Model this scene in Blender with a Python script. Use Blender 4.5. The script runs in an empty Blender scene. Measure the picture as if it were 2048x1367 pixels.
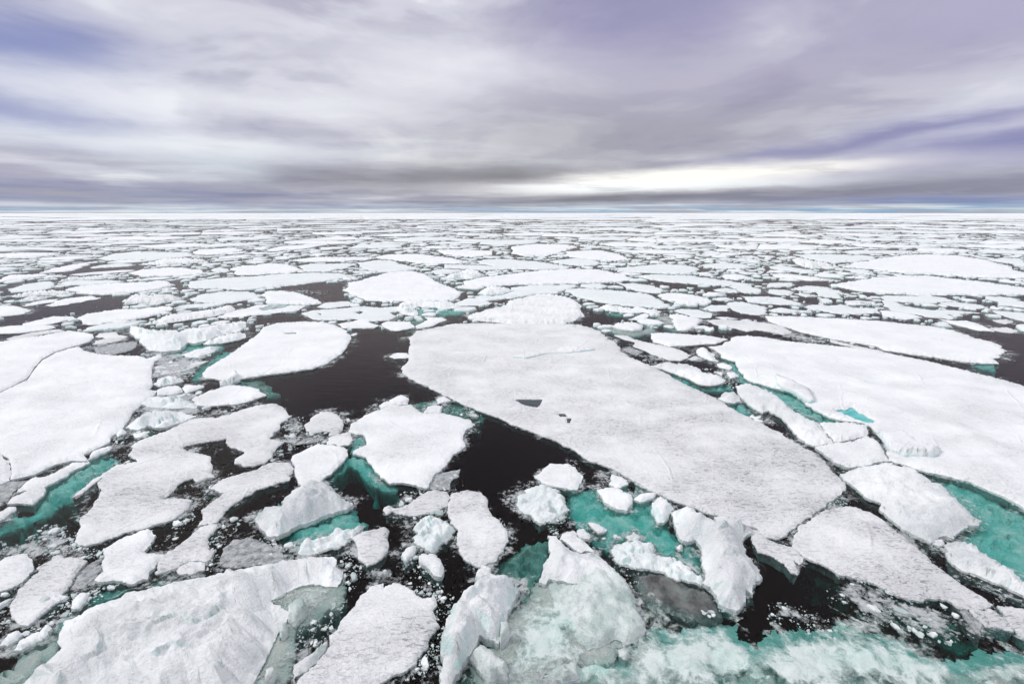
import bpy, math, random
import numpy as np
from math import radians as R, sin, cos, pi
from mathutils import Vector, geometry
random.seed(7); RNG = np.random.default_rng(11)
SC = bpy.context.scene; COL = SC.collection

# ------------------------------------------------------------------ camera
H = 14.0; FPX = 960.0; CX, CY = 1024.0, 683.5
PITCH = math.atan((CY - 424.7) / FPX)
cd = bpy.data.cameras.new('camera'); cam = bpy.data.objects.new('camera', cd); COL.objects.link(cam)
cd.sensor_width = 36; cd.lens = FPX / 2048 * 36; cd.clip_start = .5; cd.clip_end = 80000
cam.location = (0, 0, H); cam.rotation_euler = (pi / 2 - PITCH, 0, 0); SC.camera = cam
cP, sP = cos(PITCH), sin(PITCH)

def ray(u, v):
    a = (np.asarray(u, float) - CX) / FPX; b = (CY - np.asarray(v, float)) / FPX
    return a, cP + sP * b, -sP + cP * b
def ground(u, v, z=0.0):                 # photo pixel -> point on the level z
    x, y, w = ray(u, v); w = np.minimum(w, -1e-4); t = (z - H) / w
    return x * t, y * t
def proj(x, y, z=0.0):                   # world -> photo pixel
    dz = z - H; d = y * cP - dz * sP; h = y * sP + dz * cP
    d = np.maximum(d, .05)
    return CX + FPX * x / d, CY - FPX * h / d

# ------------------------------------------------------------------ light
SUN_EL, SUN_AZ = R(40), R(-88)           # azimuth measured from +Y to +X: front left
w = bpy.data.worlds.new('World'); SC.world = w; w.use_nodes = True
sl = bpy.data.lights.new('sun', 'SUN'); sun = bpy.data.objects.new('sun', sl); COL.objects.link(sun)
sl.energy = 1.5; sl.angle = R(10); sl.color = (1, .98, .95)
sd = Vector((sin(SUN_AZ) * cos(SUN_EL), cos(SUN_AZ) * cos(SUN_EL), sin(SUN_EL)))
sun.rotation_euler = sd.to_track_quat('Z', 'Y').to_euler(); sun.location = (0, 0, 60)
vs = SC.view_settings
vs.view_transform = 'Standard'; vs.look = 'None'; vs.exposure = 0.08; vs.gamma = 1; vs.use_curve_mapping = False
SC.cycles.max_bounces = 6; SC.cycles.transparent_max_bounces = 12; SC.cycles.diffuse_bounces = 3
SC.cycles.glossy_bounces = 2; SC.cycles.transmission_bounces = 2; SC.cycles.volume_bounces = 0
SC.cycles.use_denoising = True; SC.cycles.sample_clamp_indirect = 3

class NT:                                # tiny node helper
    def __init__(s, t): s.t = t; t.nodes.clear()
    def n(s, typ, ins=None, **kw):
        o = s.t.nodes.new(typ)
        for k, v in kw.items(): setattr(o, k, v)
        for k, v in (ins or {}).items():
            sk = o.inputs[k]
            if isinstance(v, bpy.types.NodeSocket): s.t.links.new(v, sk)
            else: sk.default_value = v
        return o
    def m(s, op, a, b=0.0, c=None, clamp=False):
        o = s.n('ShaderNodeMath', operation=op, use_clamp=clamp)
        for i, v in enumerate((a, b) if c is None else (a, b, c)):
            if isinstance(v, bpy.types.NodeSocket): s.t.links.new(v, o.inputs[i])
            else: o.inputs[i].default_value = v
        return o.outputs[0]
    def mix(s, f, a, b, mode='MIX'):
        o = s.n('ShaderNodeMix', data_type='RGBA', blend_type=mode)
        for i, v in ((0, f), (6, a), (7, b)):
            if isinstance(v, bpy.types.NodeSocket): s.t.links.new(v, o.inputs[i])
            else: o.inputs[i].default_value = v if i == 0 else (tuple(v) + (1,))[:4]
        return o.outputs[2]
    def ramp(s, f, pts, smooth=False):
        o = s.n('ShaderNodeValToRGB', {0: f}); e = o.color_ramp.elements
        if smooth: o.color_ramp.interpolation = 'EASE'
        while len(e) < len(pts): e.new(.5)
        for k, (p, c) in zip(e, pts):
            k.position = p; k.color = (c, c, c, 1) if isinstance(c, (int, float)) else tuple(c) + (1,)
        return o.outputs[0]
    def noise(s, vec, scale, detail=4, rough=.55, dist=0.0):
        return s.n('ShaderNodeTexNoise', {'Vector': vec, 'Scale': scale, 'Detail': detail, 'Roughness': rough, 'Distortion': dist}).outputs[0]
    def mapv(s, vec, scale=(1, 1, 1), rot=(0, 0, 0), loc=(0, 0, 0)):
        return s.n('ShaderNodeMapping', {'Vector': vec, 'Scale': scale, 'Rotation': rot, 'Location': loc}).outputs[0]

def srgb(*c): return tuple(((x / 255) / 12.92 if x <= 10 else ((x / 255 + .055) / 1.055) ** 2.4) for x in c)

# ------------------------------------------------------------------ overcast sky
def sky():
    g = NT(w.node_tree)
    tc = g.n('ShaderNodeTexCoord').outputs['Generated']
    sp = g.n('ShaderNodeSeparateXYZ', {0: tc}); x, y, z = sp.outputs
    zc = g.m('MAXIMUM', z, 0.0)
    az = g.m('ARCTAN2', x, y); el = g.m('ARCSINE', zc)
    k = g.m('ADD', zc, .045)
    pl = g.n('ShaderNodeCombineXYZ', {0: g.m('DIVIDE', x, k), 1: g.m('DIVIDE', y, k), 2: 0.0}).outputs[0]
    pol = g.n('ShaderNodeCombineXYZ', {0: g.m('MULTIPLY', az, 1.0), 1: g.m('MULTIPLY', el, 1.0), 2: 0.0}).outputs[0]
    n1 = g.noise(g.mapv(pl, (.55, .55, 1), (0, 0, .3)), 1.0, 5, .5, .2)       # long streets of cloud
    n2 = g.noise(g.mapv(pol, (3.0, 8.0, 1), (0, 0, .04), (3, 7, 0)), 1.0, 5, .52, .6)
    n3 = g.noise(g.mapv(pol, (3.0, 22, 1), (0, 0, .02), (5, 1, 0)), 1.0, 5, .55, .2)  # flat layers low down
    nw = g.noise(g.mapv(pol, (2.5, 9, 1)), 1.0, 4, .55)
    wa = g.m('MULTIPLY', g.m('SUBTRACT', nw, .5), .30); 
    nw2 = g.noise(g.mapv(pol, (5, 26, 1), loc=(9, 4, 0)), 1.0, 5, .6)
    we = g.m('MULTIPLY', g.m('SUBTRACT', nw2, .5), .07)
    azw = g.m('ADD', az, wa); elw = g.m('ADD', el, g.m('MULTIPLY', we, g.m('MULTIPLY_ADD', el, 3.2, .12, clamp=True)))
    v1 = g.m('MULTIPLY', g.m('SUBTRACT', n1, .495), 1.3); v2 = g.m('MULTIPLY', g.m('SUBTRACT', n2, .50), 1.35)
    low = g.m('SUBTRACT', 1.0, g.m('MULTIPLY', el, 3.2), clamp=True)
    v3 = g.m('MULTIPLY', g.m('MULTIPLY', g.m('SUBTRACT', n3, .5), .8), low)
    v = g.m('ADD', g.m('ADD', g.m('ADD', v1, v2), v3), .5, clamp=True)
    col = g.ramp(v, [(0.12, srgb(148, 147, 176)), (.36, srgb(184, 182, 200)), (.54, srgb(214, 213, 224)), (.78, srgb(250, 250, 252))], True)
    def blob(u, vv, su, sv, c, amt, col, rot=0.0, mode='MIX'):
        dx, dy, dz = ray(u, vv); L = math.sqrt(dx * dx + dy * dy + dz * dz)
        a0 = math.atan2(dx, dy); e0 = math.asin(dz / L)
        da = g.m('SUBTRACT', azw, a0); de = g.m('SUBTRACT', elw, e0)
        if rot:
            de = g.m('SUBTRACT', de, g.m('MULTIPLY', da, rot))
        da = g.m('DIVIDE', da, su / FPX); de = g.m('DIVIDE', de, sv / FPX)
        q = g.m('ADD', g.m('MULTIPLY', da, da), g.m('MULTIPLY', de, de))
        f = g.m('MULTIPLY', g.m('EXPONENT', g.m('MULTIPLY', q, -1.0)), amt, clamp=True)
        return g.mix(f, col, srgb(*c), mode)
    # lavender holes
    col = blob(1350, 10, 260, 90, (146, 141, 180), .8, col, .1)
    col = blob(1980, 290, 300, 26, (128, 126, 182), .95, col, .10)
    col = blob(1800, 262, 200, 12, (132, 130, 180), .9, col, .13)
    col = blob(1990, 30, 160, 60, (175, 172, 205), .6, col)
    col = blob(0, 80, 150, 50, (132, 142, 192), .9, col)
    col = blob(40, 232, 170, 32, (132, 142, 190), .85, col, -.1)
    col = blob(130, 388, 480, 20, (136, 142, 172), .85, col)
    # broad grey mass in the centre and right
    col = blob(1180, 270, 420, 85, (158, 157, 165), .7, col)
    col = blob(900, 358, 360, 30, (140, 138, 145), .9, col)
    col = blob(1500, 140, 400, 70, (186, 180, 200), .55, col)
    col = blob(1900, 365, 300, 24, (136, 137, 160), .9, col)
    # bright breaks
    col = blob(870, 130, 200, 55, (246, 246, 250), .75, col)
    col = blob(400, 292, 330, 20, (248, 250, 252), .8, col)
    col = blob(520, 205, 280, 30, (244, 244, 248), .7, col)
    col = blob(450, 335, 110, 22, (232, 240, 244), .6, col)
    col = blob(1430, 352, 310, 14, (255, 252, 248), 1.3, col, .04)
    col = blob(1330, 372, 250, 12, (252, 254, 255), 1.6, col, .0)
    col = blob(1950, 225, 200, 25, (215, 215, 228), .6, col, .1)
    nb_ = g.noise(g.mapv(pol, (4.0, 70, 1), (0, 0, .03), (2, 8, 0)), 1.0, 6, .62, .4)
    brk = g.m('MULTIPLY', g.ramp(nb_, [(.50, 0.0), (.66, 1.0)]), g.m('SUBTRACT', .75, g.m('MULTIPLY', el, 7.5), clamp=True))
    col = g.mix(brk, col, srgb(176, 174, 184))
    # dark low bank, then the thin clear strip above the ice
    col = blob(1230, 396, 330, 10, (132, 131, 140), 1.1, col, .03)
    col = blob(1650, 388, 330, 11, (136, 136, 152), .95, col, .02)
    col = blob(1010, 352, 95, 12, (138, 136, 142), 1.0, col)
    col = blob(2000, 292, 260, 20, (136, 136, 182), .85, col, .08)
    col = blob(1800, 264, 190, 8, (140, 138, 180), .8, col, .12)
    col = blob(1350, 20, 240, 60, (150, 146, 182), .5, col, .1)
    col = blob(2040, 400, 240, 7, (110, 120, 170), .8, col)
    lo = g.m('DIVIDE', elw, .0125); 
    az0 = g.m('MULTIPLY_ADD', az, 1.6, .35, clamp=True)
    f = g.m('MULTIPLY', g.m('EXPONENT', g.m('MULTIPLY', g.m('MULTIPLY', lo, lo), -1.0)), g.m('MULTIPLY_ADD', az0, .42, .55))
    n4 = g.noise(g.mapv(pol, (3.5, 160, 1)), 1.0, 4, .6)
    strip = g.mix(g.ramp(n4, [(.45, 0.0), (.56, 1.0)]), srgb(142, 176, 206), srgb(226, 236, 236))
    col = g.mix(f, col, strip)
    col = g.mix(1.0, col, (.925, .94, .955), 'MULTIPLY')
    col = blob(1390, 352, 235, 13, (255, 252, 246), 1.5, col, .04)
    col = blob(1230, 372, 190, 8, (250, 253, 255), 1.2, col)
    brk2 = g.m('MULTIPLY', g.ramp(g.noise(g.mapv(pol, (5.0, 60, 1), (0, 0, .03), (7, 3, 0)), 1.0, 6, .6, .5), [(.52, 0.0), (.66, .8)]), g.m('SUBTRACT', .95, g.m('MULTIPLY', el, 7.0), clamp=True))
    col = g.mix(brk2, col, srgb(168, 167, 178))
    # towards the zenith and behind the camera the overcast brightens
    col = g.mix(g.m('MULTIPLY', g.m('SUBTRACT', z, .5), 2.2, clamp=True), col, (.98, 1.01, 1.02))
    ns = g.n('ShaderNodeTexSky', sky_type='NISHITA', sun_disc=False, sun_elevation=SUN_EL, sun_rotation=SUN_AZ)
    cl = g.n('ShaderNodeVectorMath', {0: col, 1: (10, 10, 10)}, operation='MULTIPLY').outputs[0]
    tot = g.mix(.985, ns.outputs[0], cl)
    bg = g.n('ShaderNodeBackground', {'Color': tot, 'Strength': .1})
    g.n('ShaderNodeOutputWorld', {0: bg.outputs[0]})
sky()

# ------------------------------------------------------------------ materials
M = {}
def mat(name):
    m = bpy.data.materials.new(name); m.use_nodes = True; M[name] = m; return m, NT(m.node_tree)
def finish(g, sh, vol=None):
    o = g.n('ShaderNodeOutputMaterial', {'Surface': sh})
    if vol is not None: g.t.links.new(vol, o.inputs['Volume'])

def snow_mat(name, base, grey, scarp, bare, hum=0.0):
    m, g = mat(name)
    geo = g.n('ShaderNodeNewGeometry'); pos = geo.outputs['Position']
    nz = g.n('ShaderNodeSeparateXYZ', {0: geo.outputs['True Normal']}).outputs[2]
    big = g.noise(g.mapv(pos, (.22, .3, .3)), 1.0, 4, .55)
    sas = g.noise(g.mapv(pos, (6.5, 9.0, 3), (0, 0, R(14))), 1.0, 5, .62, .5)      # wind ripples
    sca = g.noise(g.mapv(pos, (3.6, 9, 3), (0, 0, R(-12)), (4, 9, 0)), 1.0, 3, .5, .9)
    fine = g.noise(pos, 9.0, 5, .7)
    pit = g.noise(pos, 38.0, 3, .6)
    c = g.mix(g.ramp(big, [(.38, 0.0), (.66, 1.0)]), base, grey)
    c = g.mix(g.m('MULTIPLY', g.ramp(fine, [(.42, 0.0), (.75, 1.0)]), .35), c, grey)
    # scarp hollows, their shade painted into the colour as dark grey
    scarp_shade = g.m('MULTIPLY', g.ramp(sca, [(.60, 0.0), (.66, 1.0)]), g.ramp(big, [(.42, 0.0), (.6, 1.0)]))
    c = g.mix(g.m('MULTIPLY', scarp_shade, scarp), c, (.30, .32, .35))
    wp_ = g.n('ShaderNodeVectorMath', {0: pos, 1: g.n('ShaderNodeTexNoise', {'Vector': pos, 'Scale': .35, 'Detail': 4.0}).outputs[1]}, operation='ADD').outputs[0]
    vd = g.n('ShaderNodeTexVoronoi', {'Vector': g.mapv(wp_, (.22, .16, 0)), 'Scale': 1.0}, feature='DISTANCE_TO_EDGE').outputs[0]
    heal = g.m('MULTIPLY', g.ramp(vd, [(.0, 1.0), (.022, 0.0)]), g.ramp(g.noise(pos, .3, 2), [(.45, 0.0), (.6, 1.0)]))   # healed cracks
    c = g.mix(g.m('MULTIPLY', heal, .5), c, base)
    drift = g.noise(g.mapv(pos, (.07, .1, .1), (0, 0, .5)), 1.0, 3, .5)
    c = g.mix(g.ramp(drift, [(.45, 0.0), (.62, .55)]), c, base)
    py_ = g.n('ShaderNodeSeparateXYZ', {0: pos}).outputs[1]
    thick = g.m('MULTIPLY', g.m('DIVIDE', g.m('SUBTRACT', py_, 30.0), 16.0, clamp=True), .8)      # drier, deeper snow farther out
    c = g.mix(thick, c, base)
    nb = g.noise(pos, 1.6, 4, .6)
    side = g.m('MULTIPLY', g.ramp(nz, [(.25, 1.0), (.62, 0.0)]), g.ramp(nb, [(.36, .25), (.62, 1.0)]))
    c = g.mix(g.m('MULTIPLY', side, bare), c, (.46, .74, .72))
    h = g.m('ADD', g.m('MULTIPLY', g.ramp(sas, [(.3, 0.0), (.5, .6), (.7, 1.0)]), (.030 + .020 * scarp)), g.m('MULTIPLY', fine, .02 + hum))
    h = g.m('ADD', h, g.m('MULTIPLY', g.ramp(sca, [(.55, 1.0), (.66, 0.0)]), .035 * scarp))
    h = g.m('ADD', h, g.m('MULTIPLY', pit, .006))
    h = g.m('MULTIPLY', h, g.m('MULTIPLY_ADD', g.ramp(big, [(.35, 0.0), (.62, 1.0)]), .75, .35))
    h = g.m('ADD', g.m('ADD', h, g.m('MULTIPLY', heal, .05)), g.m('MULTIPLY', g.noise(pos, 1.1, 4, .55), .12 + hum * 2))
    b = g.n('ShaderNodeBump', {'Height': h, 'Strength': .9, 'Distance': 1.0})
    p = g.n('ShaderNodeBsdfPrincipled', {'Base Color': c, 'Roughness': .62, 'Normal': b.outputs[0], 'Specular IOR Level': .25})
    finish(g, p.outputs[0]); return m
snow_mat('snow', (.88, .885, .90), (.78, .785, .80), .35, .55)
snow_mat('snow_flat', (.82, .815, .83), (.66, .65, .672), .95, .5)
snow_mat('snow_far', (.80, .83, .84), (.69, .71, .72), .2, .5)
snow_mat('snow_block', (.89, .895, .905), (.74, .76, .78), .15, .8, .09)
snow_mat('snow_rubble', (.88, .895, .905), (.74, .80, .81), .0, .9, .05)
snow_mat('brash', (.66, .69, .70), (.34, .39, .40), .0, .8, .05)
def chunk_mat():
    m, g = mat('chunk')
    r = g.n('ShaderNodeObjectInfo').outputs['Random']; pos = g.n('ShaderNodeNewGeometry').outputs['Position']
    a = g.ramp(r, [(.0, (.42, .50, .50)), (.35, (.62, .67, .67)), (.6, (.80, .82, .83)), (1.0, (.90, .905, .915))])
    c = g.mix(g.ramp(g.noise(pos, 3.0, 5, .65), [(.4, 0.0), (.65, .6)]), a, (.50, .58, .58))
    b = g.n('ShaderNodeBump', {'Height': g.noise(pos, 14.0, 5, .7), 'Strength': .8, 'Distance': .03})
    finish(g, g.n('ShaderNodeBsdfPrincipled', {'Base Color': c, 'Roughness': .45, 'Normal': b.outputs[0], 'Specular IOR Level': .4}).outputs[0])
chunk_mat()

def ice_mat(name, base, c2, rough, wet=.5, sc=1.3):
    m, g = mat(name)
    pos = g.n('ShaderNodeNewGeometry').outputs['Position']
    a = g.noise(pos, sc, 6, .65, .4); f = g.noise(g.mapv(pos, loc=(3, 1, 2)), 7.0, 5, .7)
    c = g.mix(g.ramp(a, [(.36, 0.0), (.64, 1.0)]), base, c2)
    vor = g.n('ShaderNodeTexVoronoi', {'Vector': pos, 'Scale': 2.2}, feature='DISTANCE_TO_EDGE').outputs[0]
    h = g.m('ADD', g.m('MULTIPLY', f, .10), g.m('MULTIPLY', a, .3))
    b = g.n('ShaderNodeBump', {'Height': h, 'Strength': .9, 'Distance': 1.0})
    p = g.n('ShaderNodeBsdfPrincipled', {'Base Color': c, 'Roughness': rough, 'Normal': b.outputs[0], 'Specular IOR Level': wet})
    finish(g, p.outputs[0])
ice_mat('ice_wet', (.46, .56, .53), (.82, .86, .85), .35, .5, .8)
ice_mat('ice_edge', (.62, .72, .72), (.84, .87, .88), .5, .3, 2.0)
ice_mat('ice_thin', (.24, .26, .27), (.72, .73, .74), .4, .5, 4.5)
ice_mat('ice_turquoise', (.16, .72, .66), (.66, .98, .94), .8, .1, 1.5)
ice_mat('ice_green', (.08, .22, .20), (.40, .62, .56), .8, .1, 1.4)
ice_mat('ice_milky', (.60, .70, .66), (.88, .91, .89), .7, .2, .7)
ice_mat('ice_grey', (.16, .155, .16), (.50, .49, .49), .6, .3, 1.8)
def pond_mat(name, c1, c2):
    m, g = mat(name)
    pos = g.n('ShaderNodeNewGeometry').outputs['Position']
    a = g.noise(g.mapv(pos, (.7, 1.6, 1)), 1.0, 5, .6, .5)
    b = g.n('ShaderNodeBump', {'Height': g.noise(pos, 5.0, 3), 'Strength': .25, 'Distance': .05})
    p = g.n('ShaderNodeBsdfPrincipled', {'Base Color': g.mix(g.ramp(a, [(.35, 0.0), (.65, 1.0)]), c1, c2), 'Roughness': .08, 'IOR': 1.33, 'Normal': b.outputs[0]})
    finish(g, p.outputs[0])
pond_mat('pond', (.06, .40, .38), (.16, .60, .58))
pond_mat('pondg', (.22, .32, .30), (.42, .54, .51))
pond_mat('pooldark', (.035, .045, .048), (.09, .11, .115))

def water_mat():
    m, g = mat('sea_water')
    pos = g.n('ShaderNodeNewGeometry').outputs['Position']
    a = g.noise(g.mapv(pos, (.5, 1.6, 1), (0, 0, R(8))), 1.0, 3, .5, .5)
    f = g.noise(g.mapv(pos, (2.2, 6, 1), (0, 0, R(-12))), 1.0, 4, .6, .7)
    b = g.n('ShaderNodeBump', {'Height': g.m('ADD', g.m('MULTIPLY', a, .05), g.m('MULTIPLY', f, .018)), 'Strength': .45, 'Distance': 1.0})
    fr = g.n('ShaderNodeFresnel', {'IOR': 1.33, 'Normal': b.outputs[0]})
    tr = g.n('ShaderNodeBsdfTransparent', {'Color': (1, 1, 1, 1)})
    gl = g.n('ShaderNodeBsdfGlossy', {'Color': (.56, .50, .475, 1), 'Roughness': .08, 'Normal': b.outputs[0]})
    s = g.n('ShaderNodeMixShader', {0: fr.outputs[0], 1: tr.outputs[0], 2: gl.outputs[0]})
    va = g.n('ShaderNodeVolumeAbsorption', {'Color': (0, .80, .76, 1), 'Density': .8})
    finish(g, s.outputs[0], va.outputs[0])
water_mat()
m, g = mat('sea_bed'); finish(g, g.n('ShaderNodeBsdfDiffuse', {'Color': (.02, .012, .008, 1)}).outputs[0])

def slush_mat(name, c1, c2, lo, hi, sc):
    m, g = mat(name)
    pos = g.n('ShaderNodeNewGeometry').outputs['Position']
    at = g.n('ShaderNodeAttribute', attribute_name='edge').outputs['Fac']
    a = g.noise(pos, sc, 6, .72, .5); b2 = g.noise(pos, sc * .22, 3, .6)
    q = g.m('ADD', g.m('ADD', g.m('MULTIPLY', g.m('SUBTRACT', a, .5), 1.6), g.m('MULTIPLY', g.m('SUBTRACT', b2, .5), 1.3)), g.m('MULTIPLY_ADD', at, .55, -.05))
    al = g.ramp(q, [(lo, 0.0), (hi, 1.0)])
    c = g.mix(g.noise(pos, sc * 1.7, 4, .7), c1, c2)
    bp = g.n('ShaderNodeBump', {'Height': a, 'Strength': .8, 'Distance': .12})
    p = g.n('ShaderNodeBsdfPrincipled', {'Base Color': c, 'Roughness': .6, 'Normal': bp.outputs[0], 'Specular IOR Level': .3, 'Alpha': al})
    finish(g, p.outputs[0])
slush_mat('slush', (.26, .28, .29), (.74, .76, .77), .20, .52, 4.5)

def foam_mat():
    m, g = mat('foam')
    pos = g.n('ShaderNodeNewGeometry').outputs['Position']
    at = g.n('ShaderNodeAttribute', attribute_name='edge').outputs['Fac']
    wp = g.n('ShaderNodeVectorMath', {0: pos, 1: g.n('ShaderNodeTexNoise', {'Vector': pos, 'Scale': .55, 'Detail': 6.0, 'Roughness': .65}).outputs[1]}, operation='ADD').outputs[0]
    big = g.noise(wp, .55, 4, .6, .2)
    med = g.noise(wp, 1.5, 9, .72, .15)
    v = g.n('ShaderNodeTexVoronoi', {'Vector': wp, 'Scale': 2.1}, feature='DISTANCE_TO_EDGE').outputs[0]
    lace = g.ramp(v, [(.0, 1.0), (.10, .35), (.3, 0.0)])
    c = g.mix(g.ramp(big, [(.38, 0.0), (.60, 1.0)]), (.42, .62, .58), (.58, .68, .655))
    c = g.mix(g.ramp(med, [(.42, 0.0), (.66, 1.0)]), c, (.72, .77, .755))
    c = g.mix(g.m('MULTIPLY', lace, .3), c, (.80, .85, .84))
    q = g.m('ADD', g.m('ADD', g.m('MULTIPLY', g.m('SUBTRACT', med, .5), 2.0), g.m('MULTIPLY', g.m('SUBTRACT', big, .5), 1.3)), g.m('ADD', g.m('MULTIPLY_ADD', at, .95, .02), g.m('MULTIPLY', lace, .12)))
    al = g.ramp(q, [(.12, 0.0), (.60, 1.0)])
    h = g.m('ADD', g.m('MULTIPLY', med, .5), g.m('MULTIPLY', g.noise(wp, 7.0, 5, .7), .12))
    bp = g.n('ShaderNodeBump', {'Height': h, 'Strength': .7, 'Distance': .35})
    p = g.n('ShaderNodeBsdfPrincipled', {'Base Color': c, 'Roughness': .45, 'Normal': bp.outputs[0], 'Specular IOR Level': .3, 'Alpha': al})
    finish(g, p.outputs[0])
foam_mat()
ice_mat('churn', (.46, .68, .63), (.86, .92, .90), .8, .1, .9)

# ------------------------------------------------------------------ numpy helpers
_perm = np.random.default_rng(3).permutation(256); _perm = np.concatenate([_perm, _perm])
_gr = np.random.default_rng(4).uniform(0, 2 * pi, 256)
def pn(x, y, seed=0):                    # 2D gradient noise, about -1..1
    x = np.asarray(x, float) + seed * 17.31; y = np.asarray(y, float) + seed * 9.77
    xi = np.floor(x).astype(int); yi = np.floor(y).astype(int); xf = x - xi; yf = y - yi
    u = xf * xf * xf * (xf * (xf * 6 - 15) + 10); v = yf * yf * yf * (yf * (yf * 6 - 15) + 10)
    def gd(i, j, dx, dy):
        t = _gr[_perm[(_perm[i & 255] + j) & 255]]; return np.cos(t) * dx + np.sin(t) * dy
    a = gd(xi, yi, xf, yf); b = gd(xi + 1, yi, xf - 1, yf); c = gd(xi, yi + 1, xf, yf - 1); d = gd(xi + 1, yi + 1, xf - 1, yf - 1)
    return 1.5 * ((a * (1 - u) + b * u) * (1 - v) + (c * (1 - u) + d * u) * v)
def fbm(x, y, o=4, seed=0, gain=.5):
    r = 0; a = 1
    for i in range(o): r = r + a * pn(x * 2 ** i, y * 2 ** i, seed + i); a *= gain
    return r
def ridged(x, y, o=4, seed=0):
    r = 0; a = 1
    for i in range(o): r = r + a * (1 - np.abs(pn(x * 2 ** i, y * 2 ** i, seed + i)) * 1.6); a *= .5
    return r / 1.9
def hash2(i, j, k):
    return (np.sin(i * 127.1 + j * 311.7 + k * 74.7) * 43758.5453) % 1.0
def cells(x, y, s, seed=0):              # nearest jittered cell: f1, f2, id hashes, offset from its seed
    X = x / s; Y = y / s; xi = np.floor(X); yi = np.floor(Y)
    f1 = np.full(X.shape, 9.); f2 = np.full(X.shape, 9.); ci = np.zeros_like(X); cj = np.zeros_like(X); ox = np.zeros_like(X); oy = np.zeros_like(X)
    for a in (-1, 0, 1):
        for b in (-1, 0, 1):
            i = xi + a; j = yi + b
            dx = X - i - hash2(i, j, seed); dy = Y - j - hash2(i, j, seed + 5); d = np.hypot(dx, dy)
            n = d < f1
            f2 = np.where(n, f1, np.minimum(f2, d))
            ci = np.where(n, i, ci); cj = np.where(n, j, cj); ox = np.where(n, dx, ox); oy = np.where(n, dy, oy); f1 = np.where(n, d, f1)
    return f1, f2, ci, cj, ox * s, oy * s
def pip(px, py, poly):
    ins = np.zeros(px.shape, bool); n = len(poly); j = n - 1
    for i in range(n):
        xi, yi = poly[i]; xj, yj = poly[j]
        if yi != yj:
            c = ((yi > py) != (yj > py)) & (px < (xj - xi) * (py - yi) / (yj - yi) + xi); ins ^= c
        j = i
    return ins
def segdist(px, py, A, B):               # distance of points to a set of segments
    out = np.full(px.shape, 1e9)
    d = B - A; L = np.maximum((d ** 2).sum(1), 1e-9)
    for s in range(0, len(px), 4000):
        X = px[s:s + 4000, None]; Y = py[s:s + 4000, None]
        t = np.clip(((X - A[:, 0]) * d[:, 0] + (Y - A[:, 1]) * d[:, 1]) / L, 0, 1)
        out[s:s + 4000] = np.hypot(X - A[:, 0] - t * d[:, 0], Y - A[:, 1] - t * d[:, 1]).min(1)
    return out

TILES = {}
for i in range(4):
    TILES['A%d' % (i + 1)] = (512 * i, 960, 1720 / 512); TILES['B%d' % (i + 1)] = (512 * i, 620, 1842 / 512); TILES['C%d' % (i + 1)] = (512 * i, 400, 4.0)
TILES['F'] = (0, 0, 1.0)
def coords(txt):
    out = []; t = TILES['F']
    for tok in txt.split():
        if tok in TILES: t = TILES[tok]
        else:
            a, b = tok.split(','); out.append((t[0] + float(a) / t[2], t[1] + float(b) / t[2]))
    return np.array(out)

def resample(P, zp, step=5.0, amp=2.2, seed=0, smooth=True, foot=None):
    """photo outline -> finely broken outline in world metres on level zp"""
    if smooth:                            # one corner-cutting pass
        N = np.roll(P, -1, 0); P = np.stack([P * .96 + N * .04, P * .04 + N * .96], 1).reshape(-1, 2)
    out = []
    for a, b in zip(P, np.roll(P, -1, 0)):
        k = max(1, int(np.hypot(*(b - a)) / step))
        for q in range(k): out.append(a + (b - a) * q / k)
    Q = np.array(out); x, y = ground(Q[:, 0], Q[:, 1], zp)
    m = np.hypot(x, y); m = np.hypot(m, H) / FPX            # metres per pixel here
    s1 = np.clip(m * 26, .4, 6.0)
    s1 = np.median(s1)
    ox = fbm(x / s1, y / s1, 5, seed, .78) * amp * m; oy = fbm(x / s1, y / s1, 5, seed + 40, .78) * amp * m
    bite = np.clip(pn(x / s1 * 5, y / s1 * 5, seed + 90) - .15, 0, 1) * amp * 1.1 * m; sgn = np.where(pn(x / s1, y / s1, seed + 95) > 0, 1, -1)
    return x + ox + bite * sgn, y + oy - bite * sgn * .7

def mesh_obj(name, V, F, material, parent=None, smooth=True, attr=None):
    me = bpy.data.meshes.new(name); me.from_pydata([tuple(v) for v in V], [], [tuple(f) for f in F]); me.update()
    if smooth: me.polygons.foreach_set('use_smooth', np.ones(len(me.polygons), bool))
    if attr is not None:
        a = me.attributes.new('edge', 'FLOAT', 'POINT'); a.data.foreach_set('value', np.asarray(attr, np.float32))
    me.materials.append(M[material]); o = bpy.data.objects.new(name, me); COL.objects.link(o)
    if parent is not None: o.parent = parent
    return o

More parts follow.
